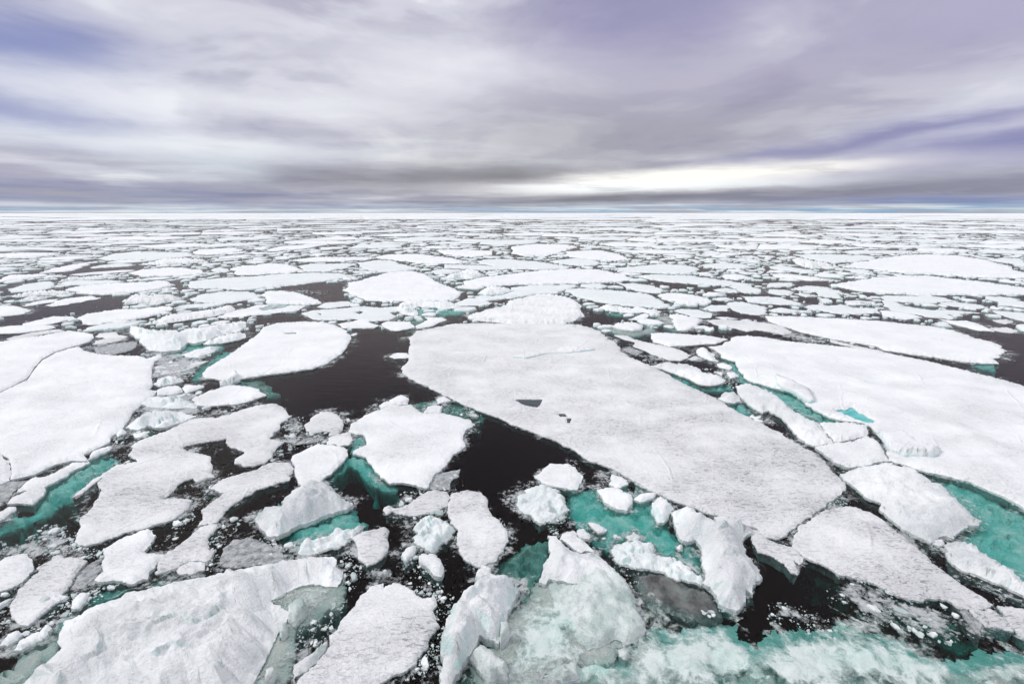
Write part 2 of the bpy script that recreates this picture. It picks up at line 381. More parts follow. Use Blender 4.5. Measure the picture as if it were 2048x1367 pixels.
def sheet(P, zp, s, rings=(), holes=(), amp=2.2, seed=0, step=None, smooth=True):
    """triangulated interior of a photo outline: world xy, tris, distance to rim, directed rim edges"""
    x, y = resample(P, zp, step or min(3.2, max(2.4, s * .7)), amp, seed, smooth); loops = [np.stack([x, y], 1)]
    for h in holes:
        hx, hy = resample(h, zp, 3.0, amp * .7, seed + 3); loops.append(np.stack([hx, hy], 1))
    W = np.concatenate(loops); u, v = proj(W[:, 0], W[:, 1], zp)
    edges = []; k = 0
    for L in loops:
        n = len(L); edges += [(k + i, k + (i + 1) % n) for i in range(n)]; k += n
    A = W[[e[0] for e in edges]]; B = W[[e[1] for e in edges]]
    # rim rings
    pts = []
    for L, sg in zip(loops, [1] + [-1] * len(holes)):
        area = np.sum(L[:, 0] * np.roll(L[:, 1], -1) - np.roll(L[:, 0], -1) * L[:, 1])
        t = np.roll(L, -1, 0) - np.roll(L, 1, 0); t /= np.maximum(np.hypot(t[:, 0], t[:, 1]), 1e-6)[:, None]
        nrm = np.stack([-t[:, 1], t[:, 0]], 1) * (1 if area > 0 else -1) * sg
        for r in rings:
            q = L + nrm * r; q = q[::1 if r < .12 else 2]
            d = segdist(q[:, 0], q[:, 1], A, B); pts.append(q[d > r * .82])
    # interior grid in photo pixels (finer near the lens in metres)
    pu0, pv0, pu1, pv1 = u.min(), v.min(), u.max(), v.max()
    gu, gv = np.meshgrid(np.arange(pu0, pu1, s), np.arange(pv0, pv1, s * (.75 if pv1 > 700 else .5)))
    gu = gu.ravel() + RNG.uniform(-.3, .3, gu.size) * s; gv = gv.ravel() + RNG.uniform(-.25, .25, gv.size) * s * .7
    gx, gy = ground(gu, gv, zp); d = segdist(gx, gy, A, B)
    rr = max(rings) if rings else 0
    m = np.hypot(np.hypot(gx, gy), H) / FPX
    pts.append(np.stack([gx, gy], 1)[d > np.maximum(rr * 1.3, m * s * .5)])
    I = np.concatenate(pts) if pts else np.zeros((0, 2))
    lu, lv = proj(loops[0][:, 0], loops[0][:, 1], zp); iu, iv = proj(I[:, 0], I[:, 1], zp)
    ok = pip(iu, iv, np.stack([lu, lv], 1))
    for L in loops[1:]:
        hu, hv = proj(L[:, 0], L[:, 1], zp); ok &= ~pip(iu, iv, np.stack([hu, hv], 1))
    I = I[ok]; iu = iu[ok]; iv = iv[ok]
    allp = [Vector((a, b)) for a, b in zip(np.concatenate([u, iu]), np.concatenate([v, iv]))]
    vo, eo, fo, _, _, _ = geometry.delaunay_2d_cdt(allp, edges, [], 0, 1e-4)
    VO = np.array([(p.x, p.y) for p in vo]); T = np.array([f for f in fo if len(f) == 3])
    c = VO[T].mean(1); keep = pip(c[:, 0], c[:, 1], np.stack([lu, lv], 1))
    for L in loops[1:]:
        hu, hv = proj(L[:, 0], L[:, 1], zp); keep &= ~pip(c[:, 0], c[:, 1], np.stack([hu, hv], 1))
    T = T[keep]
    used = np.unique(T); mp = -np.ones(len(VO), int); mp[used] = np.arange(len(used)); VO = VO[used]; T = mp[T]
    X, Y = ground(VO[:, 0], VO[:, 1], zp)
    a = X[T]; b = Y[T]; ar = (a[:, 1] - a[:, 0]) * (b[:, 2] - b[:, 0]) - (a[:, 2] - a[:, 0]) * (b[:, 1] - b[:, 0])
    T[ar < 0] = T[ar < 0][:, ::-1]
    E = np.concatenate([T[:, [0, 1]], T[:, [1, 2]], T[:, [2, 0]]]); S = {(p, q) for p, q in E.tolist()}
    rim = [(p, q) for p, q in S if (q, p) not in S]
    RA = np.array([(X[p], Y[p]) for p, q in rim]); RB = np.array([(X[q], Y[q]) for p, q in rim])
    d = segdist(X, Y, RA, RB)
    return X, Y, T, d, rim

def smooth01(t): t = np.clip(t, 0, 1); return t * t * (3 - 2 * t)

def skirt(V, F, rim, levels):
    """walls below the rim: levels = [(outward offset, z or None for wobbling)]"""
    nb = {}
    for p, q in rim:
        d = np.array([V[q][0] - V[p][0], V[q][1] - V[p][1]]); d /= max(np.hypot(*d), 1e-6); n = np.array([d[1], -d[0]])
        nb[p] = nb.get(p, 0) + n; nb[q] = nb.get(q, 0) + n
    prev = {k: k for k in nb}
    for off, z in levels:
        cur = {}
        for k, n in nb.items():
            L = max(np.hypot(*n), .35); x = V[k][0] + n[0] / L * off; y = V[k][1] + n[1] / L * off
            cur[k] = len(V); V.append((x, y, z))
        for p, q in rim: F.append((prev[q], prev[p], cur[p], cur[q]))
        prev = cur

TYPES = dict(flat=dict(fb=.10, und=.05), snow=dict(fb=.16, und=.06), hum=dict(fb=.5, hum=.3, und=.1), rub=dict(fb=.5, amp=.6, cell=1.5),
             pan=dict(fb=.2, amp=.2, cell=.35), thin=dict(fb=.07, und=.03), ice=dict(fb=.3, hum=.08))
MATS = dict(flat='snow_flat', snow='snow', hum='snow_block', rub='snow_rubble', pan='snow_rubble', thin='ice_thin', ice='ice_wet')
SUBM = dict(sub='ice_turquoise', grn='ice_green', mil='ice_milky', drk='ice_grey')

def build_top(name, typ, opt, P, holes, seed, parent=None):
    o = dict(und=0., hum=0., amp=0., cell=1., base=None, tilt=0.); o.update(TYPES[typ]); o.update(opt)
    if typ == 'hum': o['fb'] *= .68; o['hum'] *= .8
    if typ in ('flat', 'snow') and 'fb' in opt and 'base' not in opt: o['fb'] *= .5
    near = P[:, 1].mean() > 900; far = P[:, 1].mean() < 640
    s = o.get('s', (5 if far else 6)); 
    if typ in ('rub', 'pan'): s = min(s, 2.8)
    if typ == 'rub': o['amp'] *= .7
    zp = o['fb'] * (.5 if typ not in ('hum', 'rub', 'ice') else .35)
    if o['base'] is not None: zp = o['fb']
    span = P.max(0) - P.min(0); amp = o.get('na', min(2.4, .06 * span.min() + .9) if P[:, 1].mean() > 620 else min(4.5, .12 * span.min() + 1.8)) if typ != 'pan' else 4.0
    x0, y0 = ground(P[:, 0], P[:, 1], zp); size = min(np.ptp(x0), np.ptp(y0))
    bev = min(.08 if typ in ('flat', 'thin') else .15, size * .1)
    if typ in ('hum',): bev = o.get('bev', min(.45, size * .16))
    rings = () if typ in ('rub', 'pan') else (bev * .3, bev)
    X, Y, T, d, rim = sheet(P, zp, s, rings, holes, amp, seed)
    cr = .5 * bev if typ in ('hum', 'snow') else .3 * bev
    e = smooth01((d + cr * fbm(X / .45, Y / .45, 3, seed + 77) * (d > 1e-4)) / max(bev, .03)); e2 = smooth01(d / max(min(1.6, size * .3), .1))
    lip = .55 if typ in ('flat', 'snow', 'thin') else .32
    if 'bev' in o: lip = .08; rings_ = 0
    h = o['fb'] * (lip + (1 - lip) * e)
    if o['und']: h = h + o['und'] * e2 * (fbm(X / 4.2, Y / 4.2, 3, seed)) + .015 * e * fbm(X / .5, Y / .5, 2, seed + 9)
    if o['hum']:
        k = min(1., size / 5.); sc = 2.6 * (.45 + .55 * k)
        h = h + o['hum'] * e2 * (ridged((X * .8 + Y * .6) / sc * .55 + .3 * pn(X / 2, Y / 2, seed), (Y * .8 - X * .6) / sc + .3 * pn(X / 2, Y / 2, seed + 8), 5, seed + 2) * 1.15 + .35 * fbm(X / (sc * 2), Y / (sc * 2), 2, seed) - .35)
        f1, f2, ci, cj, ox, oy = cells(X + .35 * pn(X, Y), Y + .35 * pn(X + 5, Y), 1.15 * (.5 + k), seed)
        h = h + o['hum'] * .28 * e2 * (hash2(ci, cj, 3) + ((hash2(ci, cj, 1) - .5) * ox + (hash2(ci, cj, 2) - .5) * oy) * 1.6)
        h = h + .09 * e * fbm(X / .38, Y / .38, 3, seed + 5)
    if typ == 'rub':
        c = o['cell']; f1, f2, ci, cj, ox, oy = cells(X + .2 * c * pn(X / c, Y / c), Y + .2 * c * pn(X / c + 9, Y / c), c, seed)
        r = hash2(ci, cj, 7)
        hh = .15 + .85 * r + ((hash2(ci, cj, 1) - .5) * ox + (hash2(ci, cj, 2) - .5) * oy) * 1.5 / c
        hh = hh * smooth01((f2 - f1) / .16 + .25)
        h = o['fb'] * .3 + (o['amp'] * hh + .08 * fbm(X / .4, Y / .4, 3, seed)) * smooth01(d / (c * .5) + .25) + o['fb'] * .7 * smooth01(d / (c * 1.2))
    if typ == 'pan':
        c = o['cell']; f1, f2, ci, cj, ox, oy = cells(X, Y, c, seed); g1, _, _, _, _, _ = cells(X, Y, c * .45, seed + 2)
        b = 1 - np.clip(f1, 0, 1) ** 2
        h = (o['fb'] * (.2 + fbm(X / 1.2, Y / 1.2, 2, seed) * .6) + o['amp'] * (b * hash2(ci, cj, 4) + .35 * (1 - g1))) * smooth01(d / c + .15) - .06 + .05 * e
    if o['tilt']: h = h + o['tilt'] * (X - X.min()) / max(np.ptp(X), .1) * e
    if o['base'] is None: h = np.maximum(h, -.15)
    V = [tuple(q) for q in np.stack([X, Y, h], 1).tolist()]; F = T.tolist()
    th = .25 if typ in ('thin', 'pan') else .9
    b0 = 0.0 if o['base'] is None else o['base']
    if o['base'] is None:
        EV = []; EF = []                  # the broken edge of the ice, undercut below the waterline
        if P[:, 1].mean() > 600:
            idx = {}
            for p, q in rim:
                for k_ in (p, q):
                    if k_ not in idx: idx[k_] = len(EV); EV.append(V[k_])
            er = [(idx[p], idx[q]) for p, q in rim]
            u_ = min(1., size / 4); skirt(EV, EF, er, [(.015, -.03), (-.10 * u_, -.14), (-.24 * u_, -.5)])
        else: skirt(V, F, rim, [(.02, -.04), (-.2, -.3)])
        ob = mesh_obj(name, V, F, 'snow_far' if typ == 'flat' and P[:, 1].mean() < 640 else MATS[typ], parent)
        if EF: mesh_obj('ice_edge', EV, EF, 'ice_thin' if typ == 'thin' else 'ice_edge', ob)
        return ob
    else: skirt(V, F, rim, [(.03, b0 - .1)])
    return mesh_obj(name, V, F, MATS[typ], parent)

def build_sub(name, typ, opt, P, seed, parent=None):
    o = dict(d=.3, dr=.6, w=.6); o.update(opt); o['d'] *= .42; dr0 = o['dr']; o['dr'] *= .4; o['w'] *= .7; s = o.get('s', 6)
    X, Y, T, d, rim = sheet(P, -o['d'], s, (o['w'] * .3, o['w'] * .7), (), 5.0, seed)
    f = smooth01(d / o['w'])
    h = -o['d'] - o['dr'] * (1 - f)
    k = min(1.0, o['d'] / .3)
    h = h + .22 * k * fbm(X / .9, Y / .9, 5, seed, .6) * f + .10 * (1 - f) * fbm(X / .4, Y / .4, 3, seed)
    pitn = fbm(X / .55, Y / .55, 4, seed + 31, .65); h = h - (.30 if typ in ('sub', 'grn') else .05) * smooth01((pitn - .28) / .25) * f
    h = np.minimum(h, -.015 if typ in ('mil', 'drk') else -.05)
    if typ == 'mil': h = np.where(h > -.3, h * .5, h)
    V = [tuple(q) for q in np.stack([X, Y, h], 1).tolist()]; F = T.tolist()
    skirt(V, F, rim, [(-.08, -o['d'] - o['dr'] - .3), (-.5 * min(1, o['w'] * 2), -o['d'] - 1.5)])
    return mesh_obj(name, V, F, SUBM[typ], parent)

def build_pond(name, typ, P, seed, parent):
    X, Y, T, d, rim = sheet(P, .05, 6, (), (), .5, seed, 4.0)
    z = .035 + .004 * fbm(X, Y, 2)
    return mesh_obj(name, np.stack([X, Y, z], 1).tolist(), T.tolist(), typ, parent)

def build_ridge(name, P, seed, fb, parent):
    X, Y, T, d, rim = sheet(P, fb, 7, (.3,), (), 1.5, seed)
    z = fb * .9 + .28 * smooth01(d / 1.0) * (.5 + .5 * ridged(X / 1.6, Y / 1.6, 3, seed)) 
    V = np.stack([X, Y, z], 1).tolist(); F = T.tolist(); skirt(V, F, rim, [(.03, fb * .4)])
    return mesh_obj(name, V, F, 'snow_block', parent)
DATA = """
# label | name | type opts | landmark phrase | coords
huge smooth grey-white floe in the centre with a dark melt pool|ice_floe|flat fb=.3 und=.12 s=9|the huge central floe|B2 1105,200 1160,150 1290,130 1400,100 1600,95 1842,100 B3 200,95 480,105 640,150 680,200 760,245 790,300 860,345 990,395 1100,450 1200,510 1280,550 1400,605 1520,665 1620,730 1720,780 1842,840 B4 100,890 200,960 320,1020 400,1080 470,1170 550,1240 560,1290 500,1330 A4 520,60 470,110 370,175 320,220 230,280 150,330 100,375 60,395 0,385 A3 1640,320 1560,300 1430,245 1350,235 1210,185 1100,140 950,80 820,10 B3 1160,1360 1000,1290 850,1210 700,1130 560,1080 450,1010 360,960 160,880 0,820 B2 1842,820 1740,770 1660,745 1500,680 1350,610 1230,545 1150,515 1060,460 1050,420 1095,370 1100,300 1110,250
>hole|B3 10,645 100,640 220,640 205,680 180,703 90,685
>hole|B3 330,745 380,742 400,765 345,770
>hole|B3 395,780 430,775 420,815 402,815
>dark slate melt pool|melt_pool|pooldark|B3 0,640 110,630 235,630 215,690 180,715 80,695
>dark slate melt pool|melt_pool|pooldark|B3 320,740 390,735 440,770 430,822 395,822 385,775 340,775
>pale turquoise melt pool|melt_pool|pond|B3 75,168 100,158 140,153 130,166 105,177 80,180
>|snow_ridge|ridge|B3 0,330 120,300 260,275 430,255 600,275 430,300 250,310 100,340
huge snowy floe with a turquoise pond running off the right edge|ice_floe|snow fb=.4 und=.15 s=9|the huge right floe|B3 1600,188 1700,185 1842,200 B4 100,220 300,240 500,260 780,290 900,320 1050,345 1200,380 1400,430 1600,480 1842,545 F 2160,800 2160,1110 2048,1015 B4 1700,1345 1560,1285 1450,1235 1300,1195 1190,1175 1110,1155 950,1105 870,1080 860,1010 830,930 760,860 690,812 540,795 450,770 330,715 240,640 160,590 0,548 B3 1690,500 1640,440 1600,370 1520,345 1480,300 1420,262 1500,255
>hole|B4 480,722 530,712 570,722 585,700 620,705 655,740 700,752 725,775 765,798 750,812 700,808 640,790 570,760
>bright turquoise pond|melt_pond|pond|B4 470,722 530,705 570,715 585,692 630,700 665,735 705,745 735,770 775,798 755,820 700,815 640,798 560,768
>|snow_ridge|ridge|B4 60,450 180,500 300,560 340,640 300,650 200,590 60,520
tapered white strip of broken floe beside the turquoise channel|ice_block|hum fb=.55 hum=.28|the broken strip beside the turquoise channel|B3 1610,540 1700,530 1842,585 B4 60,615 140,690 200,735 290,780 365,812 415,885 465,948 340,978 280,960 190,880 130,810 80,760 0,720 B3 1800,740 1720,690 1640,620
>|submerged_ledge|sub d=.25 dr=.3|B3 1490,325 1600,365 1650,440 1720,500 B4 0,535 180,580 260,635 345,710 460,765 560,800 500,840 300,800 100,690 B3 1750,590 1600,480 1520,400
rounded white ice block wedged against the broken strip|ice_block|snow fb=.6 und=.1||B4 372,812 540,810 720,830 710,900 570,940 480,950 425,885
smooth white lobe of ice below the wedged block|ice_block|snow fb=.65 und=.12||B4 345,985 480,958 580,948 725,908 800,960 850,1040 858,1078 740,1108 590,1135 500,1100 420,1050
faint raised snow plate lying on the huge right floe|ice_plate|snow fb=.62 und=.08 base=.3||B4 790,850 880,858 990,850 1100,930 1260,970 1200,1010 1000,1005 880,960 840,900
long snowy ice block with a torn pale tip by the turquoise pool|ice_block|hum fb=.6 hum=.25|the long block by the turquoise pool|B4 525,1190 590,1150 740,1112 850,1092 950,1122 1100,1172 1180,1240 A4 1150,20 1190,55 1230,110 1310,170 1350,220 1425,270 1415,298 1340,300 1300,335 1250,390 1180,370 1090,415 1000,370 880,310 810,250 740,180 760,150 680,120 600,60 530,5
deep turquoise submerged ice tongue at the right edge|submerged_ice|sub d=.3 dr=.8 w=1.5|the turquoise pool|B4 1180,1175 1300,1195 1450,1235 1560,1280 1680,1345 F 2110,1045 2120,1190 2048,1165 A4 1600,590 1500,510 1380,440 1280,410 1250,390 1290,330 1400,290 1330,210 1230,110 1150,20 B4 1130,1160
small rounded ice lump between two long blocks at the right|ice_block|snow fb=.3||A4 1110,400 1170,396 1200,430 1150,442 1112,430
narrow tapering white floe below the turquoise pool|ice_floe|hum fb=.45 hum=.12|the narrow floe below the turquoise pool|A4 1190,450 1210,415 1290,413 1380,440 1420,480 1510,520 1600,590 1680,640 1720,690 1790,750 1790,800 1720,775 1640,740 1560,700 1430,640 1310,600 1210,530
large grey-white triangular floe rippled with small dark scarps|ice_floe|flat fb=.28 und=.08|the rippled triangular floe|A4 390,200 480,180 590,180 680,215 790,280 860,340 940,400 1050,500 1150,590 1280,680 1400,760 1510,830 1490,855 1350,870 1280,850 1200,800 1120,800 1040,810 960,800 880,775 800,740 720,700 560,650 470,630 400,580 300,540 240,512 170,450 165,410 210,310 300,260 340,225
>|submerged_ledge|grn d=2.0 dr=.8|A4 240,505 400,575 560,650 720,700 900,790 1200,830 1300,900 1400,1060 1290,1120 1100,1000 900,940 700,800 500,690 330,640
pointed white slab at the tip of the triangular floe|ice_plate|flat fb=.2||A4 1355,872 1490,862 1640,970 1640,1020 1550,990 1470,990 1390,915
thin wet sliver of ice beside the foam|ice_plate|thin||A4 1290,850 1350,880 1430,970 1432,1055 1360,980 1310,905
white floe cut off at the right border above the foam|ice_floe|flat fb=.25||A4 1550,850 1620,845 1720,860 1850,860 1850,1130 1690,1040 1630,970 1590,900
flat snow tongue with a drooping point joining two floes|ice_floe|flat fb=.12||A3 1590,312 1650,340 1700,370 A4 10,400 90,432 165,455 232,510 220,570 178,535 205,632 150,617 110,560 40,520 0,492 A3 1650,480 1615,400
tall lumpy white ice block with a ragged dark right side|ice_block|hum fb=.8 hum=.55 s=3.5|the tall lumpy block|A3 1070,220 1110,195 1200,185 1250,230 1300,270 1370,298 1360,240 1420,240 1500,270 1590,312 1605,350 1560,380 1550,420 1580,500 1620,560 1670,600 1680,650 1640,680 1610,760 1560,720 1570,800 1520,870 1460,860 1390,830 1380,770 1330,710 1290,690 1310,610 1270,550 1280,480 1260,420 1220,400 1150,405 1110,350 1090,280
wide teal slab of submerged ice among white blocks|submerged_ice|sub d=.45 dr=.8 w=.8|the wide teal slab|A3 370,130 400,60 500,25 600,25 800,50 950,130 1060,230 1100,360 1250,400 1290,500 1320,650 1200,640 900,520 650,450 500,360 440,280 380,210
crumbly bank of white slush lying on the teal slab|slush_bank|pan fb=.22 amp=.22 cell=.3||A3 650,460 700,400 830,395 950,400 970,470 1100,500 1200,580 1300,650 1280,700 1180,675 1000,605 870,585 700,540
small fluffy clump above the slush bank|slush_clump|pan fb=.25 amp=.2 cell=.3||A3 760,370 820,315 865,350 855,400 790,395
tiny fluffy clump at the right end of the teal slab|slush_clump|pan fb=.2 amp=.2 cell=.25||A3 1080,420 1140,408 1150,460 1110,455
grey sunken ice shelf with cracks beside the foam|submerged_ice|drk d=.06 dr=.6 w=.4 s=5|the grey sunken shelf|A3 820,610 860,595 1000,600 1180,670 1290,705 1380,790 1425,885 1350,935 1200,915 1000,840 880,800 840,730
white diamond-shaped floe below the huge central floe|ice_floe|snow fb=.3|the diamond-shaped floe|B3 160,1200 230,1140 280,1105 400,1103 450,1130 515,1200 480,1250 470,1290 400,1285 270,1255 210,1240
small pointed white floe against the huge central floe|ice_floe|snow fb=.3||B3 710,1180 760,1190 800,1205 845,1250 770,1270 740,1280 700,1250 705,1210
hexagonal white block standing over the teal slab|ice_block|snow fb=.55 und=.1||A3 575,65 640,52 700,48 800,100 805,150 770,205 700,190 620,150 595,100
two-layered thin white plate by the central floe edge|ice_plate|snow fb=.35||A3 820,130 860,95 920,85 985,85 950,120 870,145
leaning rounded block left of the tall lumpy block|ice_block|hum fb=.6 hum=.25||A3 930,160 980,120 1050,150 1085,190 1060,230 1020,280 985,285 950,230
oval pancake of clotted slush, white left and grey right|slush_pancake|pan fb=.2 amp=.2 cell=.35|the clotted slush pancake|A3 30,100 80,50 160,30 240,30 310,50 360,110 380,200 320,255 240,270 180,285 130,235 50,200 25,150
thin white plate split off the snowy tongue by a dark crack|ice_plate|snow fb=.3||A3 410,335 430,350 470,400 555,480 490,475 460,490 400,450 320,395 340,360
small pale block behind the split plate|ice_block|snow fb=.4||A3 430,340 470,318 530,370 515,395 460,385
low oblong block on the upper edge of the teal slab|ice_block|snow fb=.3||A3 510,280 560,290 640,330 630,350 580,355 520,310
large grey-green translucent slab of ice rising from the foam|ice_block|ice fb=.26 hum=.22 bev=.7 s=4|the translucent slab|A3 255,690 430,700 450,640 462,560 490,515 540,490 600,520 650,570 700,612 760,660 805,720 830,800 850,880 885,940 908,1000 850,1045 780,1090 700,1060 600,1100 520,1130 440,1060 400,980 330,900 280,800 240,700
snowy tongue of ice sinking into milky green water|ice_block|hum fb=.62 hum=.4 s=4|the snowy sinking tongue|A3 250,370 300,368 340,420 400,470 460,492 540,480 600,520 650,570 700,610 680,645 590,680 530,660 430,690 380,680 250,662 230,700 190,680 210,560 260,490 245,420
>|submerged_ledge|mil d=.05 dr=.5 w=.5 s=5|A3 190,670 250,650 450,640 690,635 800,720 840,830 885,940 905,1000 850,1040 750,1100 700,1190 560,1250 440,1240 440,1380 -200,1420 -280,1250 -60,900 100,800
green submerged ice left of the snowy sinking tongue|submerged_ice|grn d=.5 dr=.6 w=.6||A2 1600,640 1620,560 1720,480 A3 60,430 180,390 255,385 262,490 205,600 190,690 130,760 0,700
tall white ridge block with a turquoise underside at the bottom|ice_block|hum fb=1.2 hum=.7 s=3.5|the tall bottom ridge block|A2 1470,700 1500,670 1590,660 1720,690 A3 50,720 20,790 0,830 A2 1690,870 1690,930 1650,1020 1630,1090 1560,1060 1500,1030 1480,1090 1450,1150 1400,1200 1360,1280 1320,1340 1300,1420 1240,1420 1240,1300 1260,1200 1240,1120 1260,1000 1300,900 1360,810 1420,740
>|submerged_ledge|grn d=.3 dr=.8 w=.8|A2 1480,1000 1640,1060 1720,860 A3 130,800 100,1000 -60,1250 -150,1380 A2 1300,1400 1350,1280 1400,1180 1460,1080
rounded greenish ice boulder below the tall ridge block|ice_block|ice fb=.5 hum=.1||A2 1440,1200 1500,1145 1560,1140 1640,1220 1700,1265 1690,1330 1560,1350 1500,1285
wedge of ice leaning on the ridge block|ice_block|ice fb=.6 hum=.1||A2 1640,1010 1700,990 1695,1060 1645,1110
small oval block atop the tall ridge block|ice_block|snow fb=.45||A2 1515,570 1580,590 1582,628 1540,620 1510,590
loose pale knob behind the ridge block|ice_block|snow fb=.6||A2 1485,612 1520,602 1590,642 1560,658 1470,676
angular milky ice slab at the bottom border|ice_plate|ice fb=.3||A3 215,1310 330,1260 440,1210 445,1330 420,1345 300,1345
small pale boulder on the angular milky slab|ice_block|ice fb=.5||A3 320,1290 350,1285 395,1340 340,1345
drifting wedge of pale ice in the milky water|ice_plate|ice fb=.12||A3 720,1130 750,1120 800,1180 755,1205 715,1170
tiny translucent shard in the milky water|ice_plate|ice fb=.15||A3 410,1180 440,1165 462,1200 440,1225
flat grey-white floe at bottom centre with a green rim|ice_floe|flat fb=.28 und=.1|the bottom centre floe|A2 860,720 920,690 1000,705 1060,750 1120,790 1200,780 1215,830 1190,870 1220,950 1225,980 1180,1040 1150,1120 1090,1180 1050,1240 1000,1290 920,1310 880,1340 700,1400 250,1450 280,1350 340,1290 420,1225 450,1180 500,1110 490,1040 550,1000 590,920 660,850 700,780 760,720 850,690
long torn sliver of ice along the bottom centre floe|ice_plate|hum fb=.25 hum=.1||A2 470,1080 480,1100 440,1170 410,1215 330,1278 250,1330 258,1240 340,1190 420,1130
small squarish floe with crumbling right edge|ice_floe|flat fb=.25|the small squarish floe|A2 645,380 700,350 790,330 870,318 890,350 875,400 890,440 870,490 830,530 780,560 740,575 715,545 690,520 685,480 675,420
tall sculpted white block above a vivid turquoise shelf|ice_block|hum fb=.95 hum=.65 s=3.5|the sculpted block above the turquoise shelf|A2 175,135 230,100 310,60 400,35 470,30 520,55 560,110 640,150 640,172 570,200 470,220 400,260 300,290 230,330 160,370 90,370 20,310 0,270 20,225 55,210 160,195 180,165
>|submerged_ledge|sub d=.22 dr=.8 w=.6|A2 120,340 230,310 400,240 640,160 690,220 735,262 720,310 600,340 560,390 540,440 460,435 330,475 280,470 265,400 190,400
>|submerged_ledge|sub d=.3 dr=.5 w=.4|A2 0,250 20,190 70,160 165,140 185,200 60,250
crumbly white rim of slush along the turquoise shelf|slush_bank|pan fb=.25 amp=.25 cell=.3||A2 730,285 700,330 640,380 560,445 470,455 380,490 350,480 280,488 275,430 330,400 400,370 480,375 520,330 620,310
broad hummocky snow block filling the bottom left|ice_block|hum fb=.7 hum=.55 s=4 bev=1.1|the broad bottom left block|F 25,1385 68,1335 98,1311 122,1288 113,1264 128,1237 155,1225 178,1210 208,1198 232,1192 256,1177 286,1174 315,1165 345,1159 384,1150 416,1147 446,1138 A2 0,560 100,540 190,520 290,512 380,505 450,495 520,488 548,520 532,560 580,592 585,640 550,690 480,690 420,680 300,692 200,732 100,790 180,838 225,880 200,940 150,1000 90,1100 60,1200 0,1290 -60,1400 -60,1480 F 300,1440 25,1440
>|submerged_ledge|mil d=.06 dr=.5 w=.5|A2 60,780 300,670 480,680 590,630 605,700 590,800 560,850 470,880 400,930 340,970 262,1000 255,1100 245,1200 240,1300 200,1400 -100,1420 0,1250 60,1100 150,980 220,890
>|submerged_ledge|mil d=.10 dr=.6 w=.6|A1 470,1010 400,1130 330,1200 240,1280 100,1420 -80,1420 -60,1340 100,1210 200,1130 300,1065 400,1010
>|submerged_ledge|sub d=.35 dr=.8 w=.5|A1 400,1000 430,900 600,800 900,710 1200,640 1180,610 1000,660 850,680 700,700 560,760 420,880 340,960
cube-like chip of ice on the drowned shelf|ice_block|ice fb=.45||A2 290,795 330,830 345,862 300,930 268,970 215,940 222,890 260,830
thin ice splinter on the drowned shelf|ice_block|ice fb=.3||A2 205,970 215,1020 180,1058 150,1050 172,1000
chunk of ice at the lower edge of the drowned shelf|ice_block|ice fb=.4||A2 105,1282 140,1310 112,1350 62,1362 72,1310
elongated flat floe with a small round head|ice_floe|flat fb=.22||A2 1190,65 1290,80 1305,120 1280,175 1200,210 1090,235 1020,230 950,225 915,208 870,232 857,212 862,185 890,170 935,188 1020,165 1090,110 1150,75
rounded foot-shaped floe with notched right edge|ice_floe|flat fb=.25|the foot-shaped floe|A2 1310,90 1420,68 1515,80 1555,130 1560,190 1590,240 1640,270 1680,330 1690,400 1660,460 1610,540 1510,580 1400,540 1370,470 1350,400 1360,340 1310,280 1280,210 1300,150
round cauliflower-like lump of slush|slush_pancake|pan fb=.25 amp=.3 cell=.3|the cauliflower-like slush lump|A2 1060,290 1130,250 1220,240 1300,270 1340,320 1330,350 1270,400 1200,470 1150,460 1090,430 1040,400 1070,350 1045,310
upright small wedge of ice below the slush lump|ice_block|snow fb=.45||A2 1000,470 1070,440 1065,490 1020,545 990,540 985,500
small tilted block with a shaded right face|ice_block|snow fb=.7 und=.1||A2 1090,510 1200,500 1240,540 1270,600 1245,650 1200,640 1150,580 1100,550
half-sunken grey lump above the bottom centre floe|ice_block|thin fb=.12||A2 770,612 900,612 892,645 782,642
white floe corner at the left border|ice_floe|snow fb=.3||A1 0,545 60,510 150,490 200,505 222,545 215,600 180,640 150,680 90,715 0,750 -120,760 -120,560
elongated floe covered in small dark scarps at lower left|ice_floe|flat fb=.28|the elongated scarped floe|A1 350,510 400,498 440,515 530,520 575,550 545,600 500,660 460,710 430,750 385,810 330,865 270,900 215,950 180,975 120,960 65,930 75,880 80,830 110,780 150,720 200,670 265,620 250,590 300,560 345,535
chunky white floe with a thick bright front edge|ice_floe|snow fb=.45|the thick-edged chunky floe|A1 870,370 960,335 1020,335 1040,370 1010,430 965,480 985,492 1100,500 1060,550 1010,610 1005,660 950,670 900,690 850,690 760,670 690,685 650,690 645,670 690,600 680,560 700,510 690,470 720,450 790,400
slanting floe split by a fine crack at lower left|ice_floe|flat fb=.25||A1 1380,300 1460,290 1435,340 1400,390 1390,440 1410,465 1440,470 1415,530 1388,545 1270,540 1200,575 1120,610 1060,630 1050,590 1060,545 1120,480 1200,440 1290,370 1330,330
small rounded piece under the fine crack|ice_floe|flat fb=.2||A1 1200,585 1275,548 1385,555 1375,600 1300,620 1215,630 1180,605
low wet grey floe behind the broad bottom left block|ice_floe|thin fb=.08||F 447,1095 470,1078 500,1075 530,1085 560,1100 570,1115 555,1126 510,1130 470,1136 440,1130
grey drowned wedge beside the elongated scarped floe|ice_plate|thin fb=.05||A1 580,570 690,515 690,540 650,570 680,590 640,650 560,720 460,735 500,670 545,610
small rounded boulder by the broad bottom left block|ice_block|snow fb=.4||A1 490,820 530,775 595,760 590,800 540,860 500,865
small lump in the dark water at lower left|ice_block|snow fb=.3||A1 0,1110 40,1050 110,1018 148,1030 120,1070 60,1105
rounded bergy lump at the lower left edge|ice_block|snow fb=.4||A1 110,1140 140,1080 200,1050 260,1020 330,960 340,1000 300,1060 200,1110 130,1145
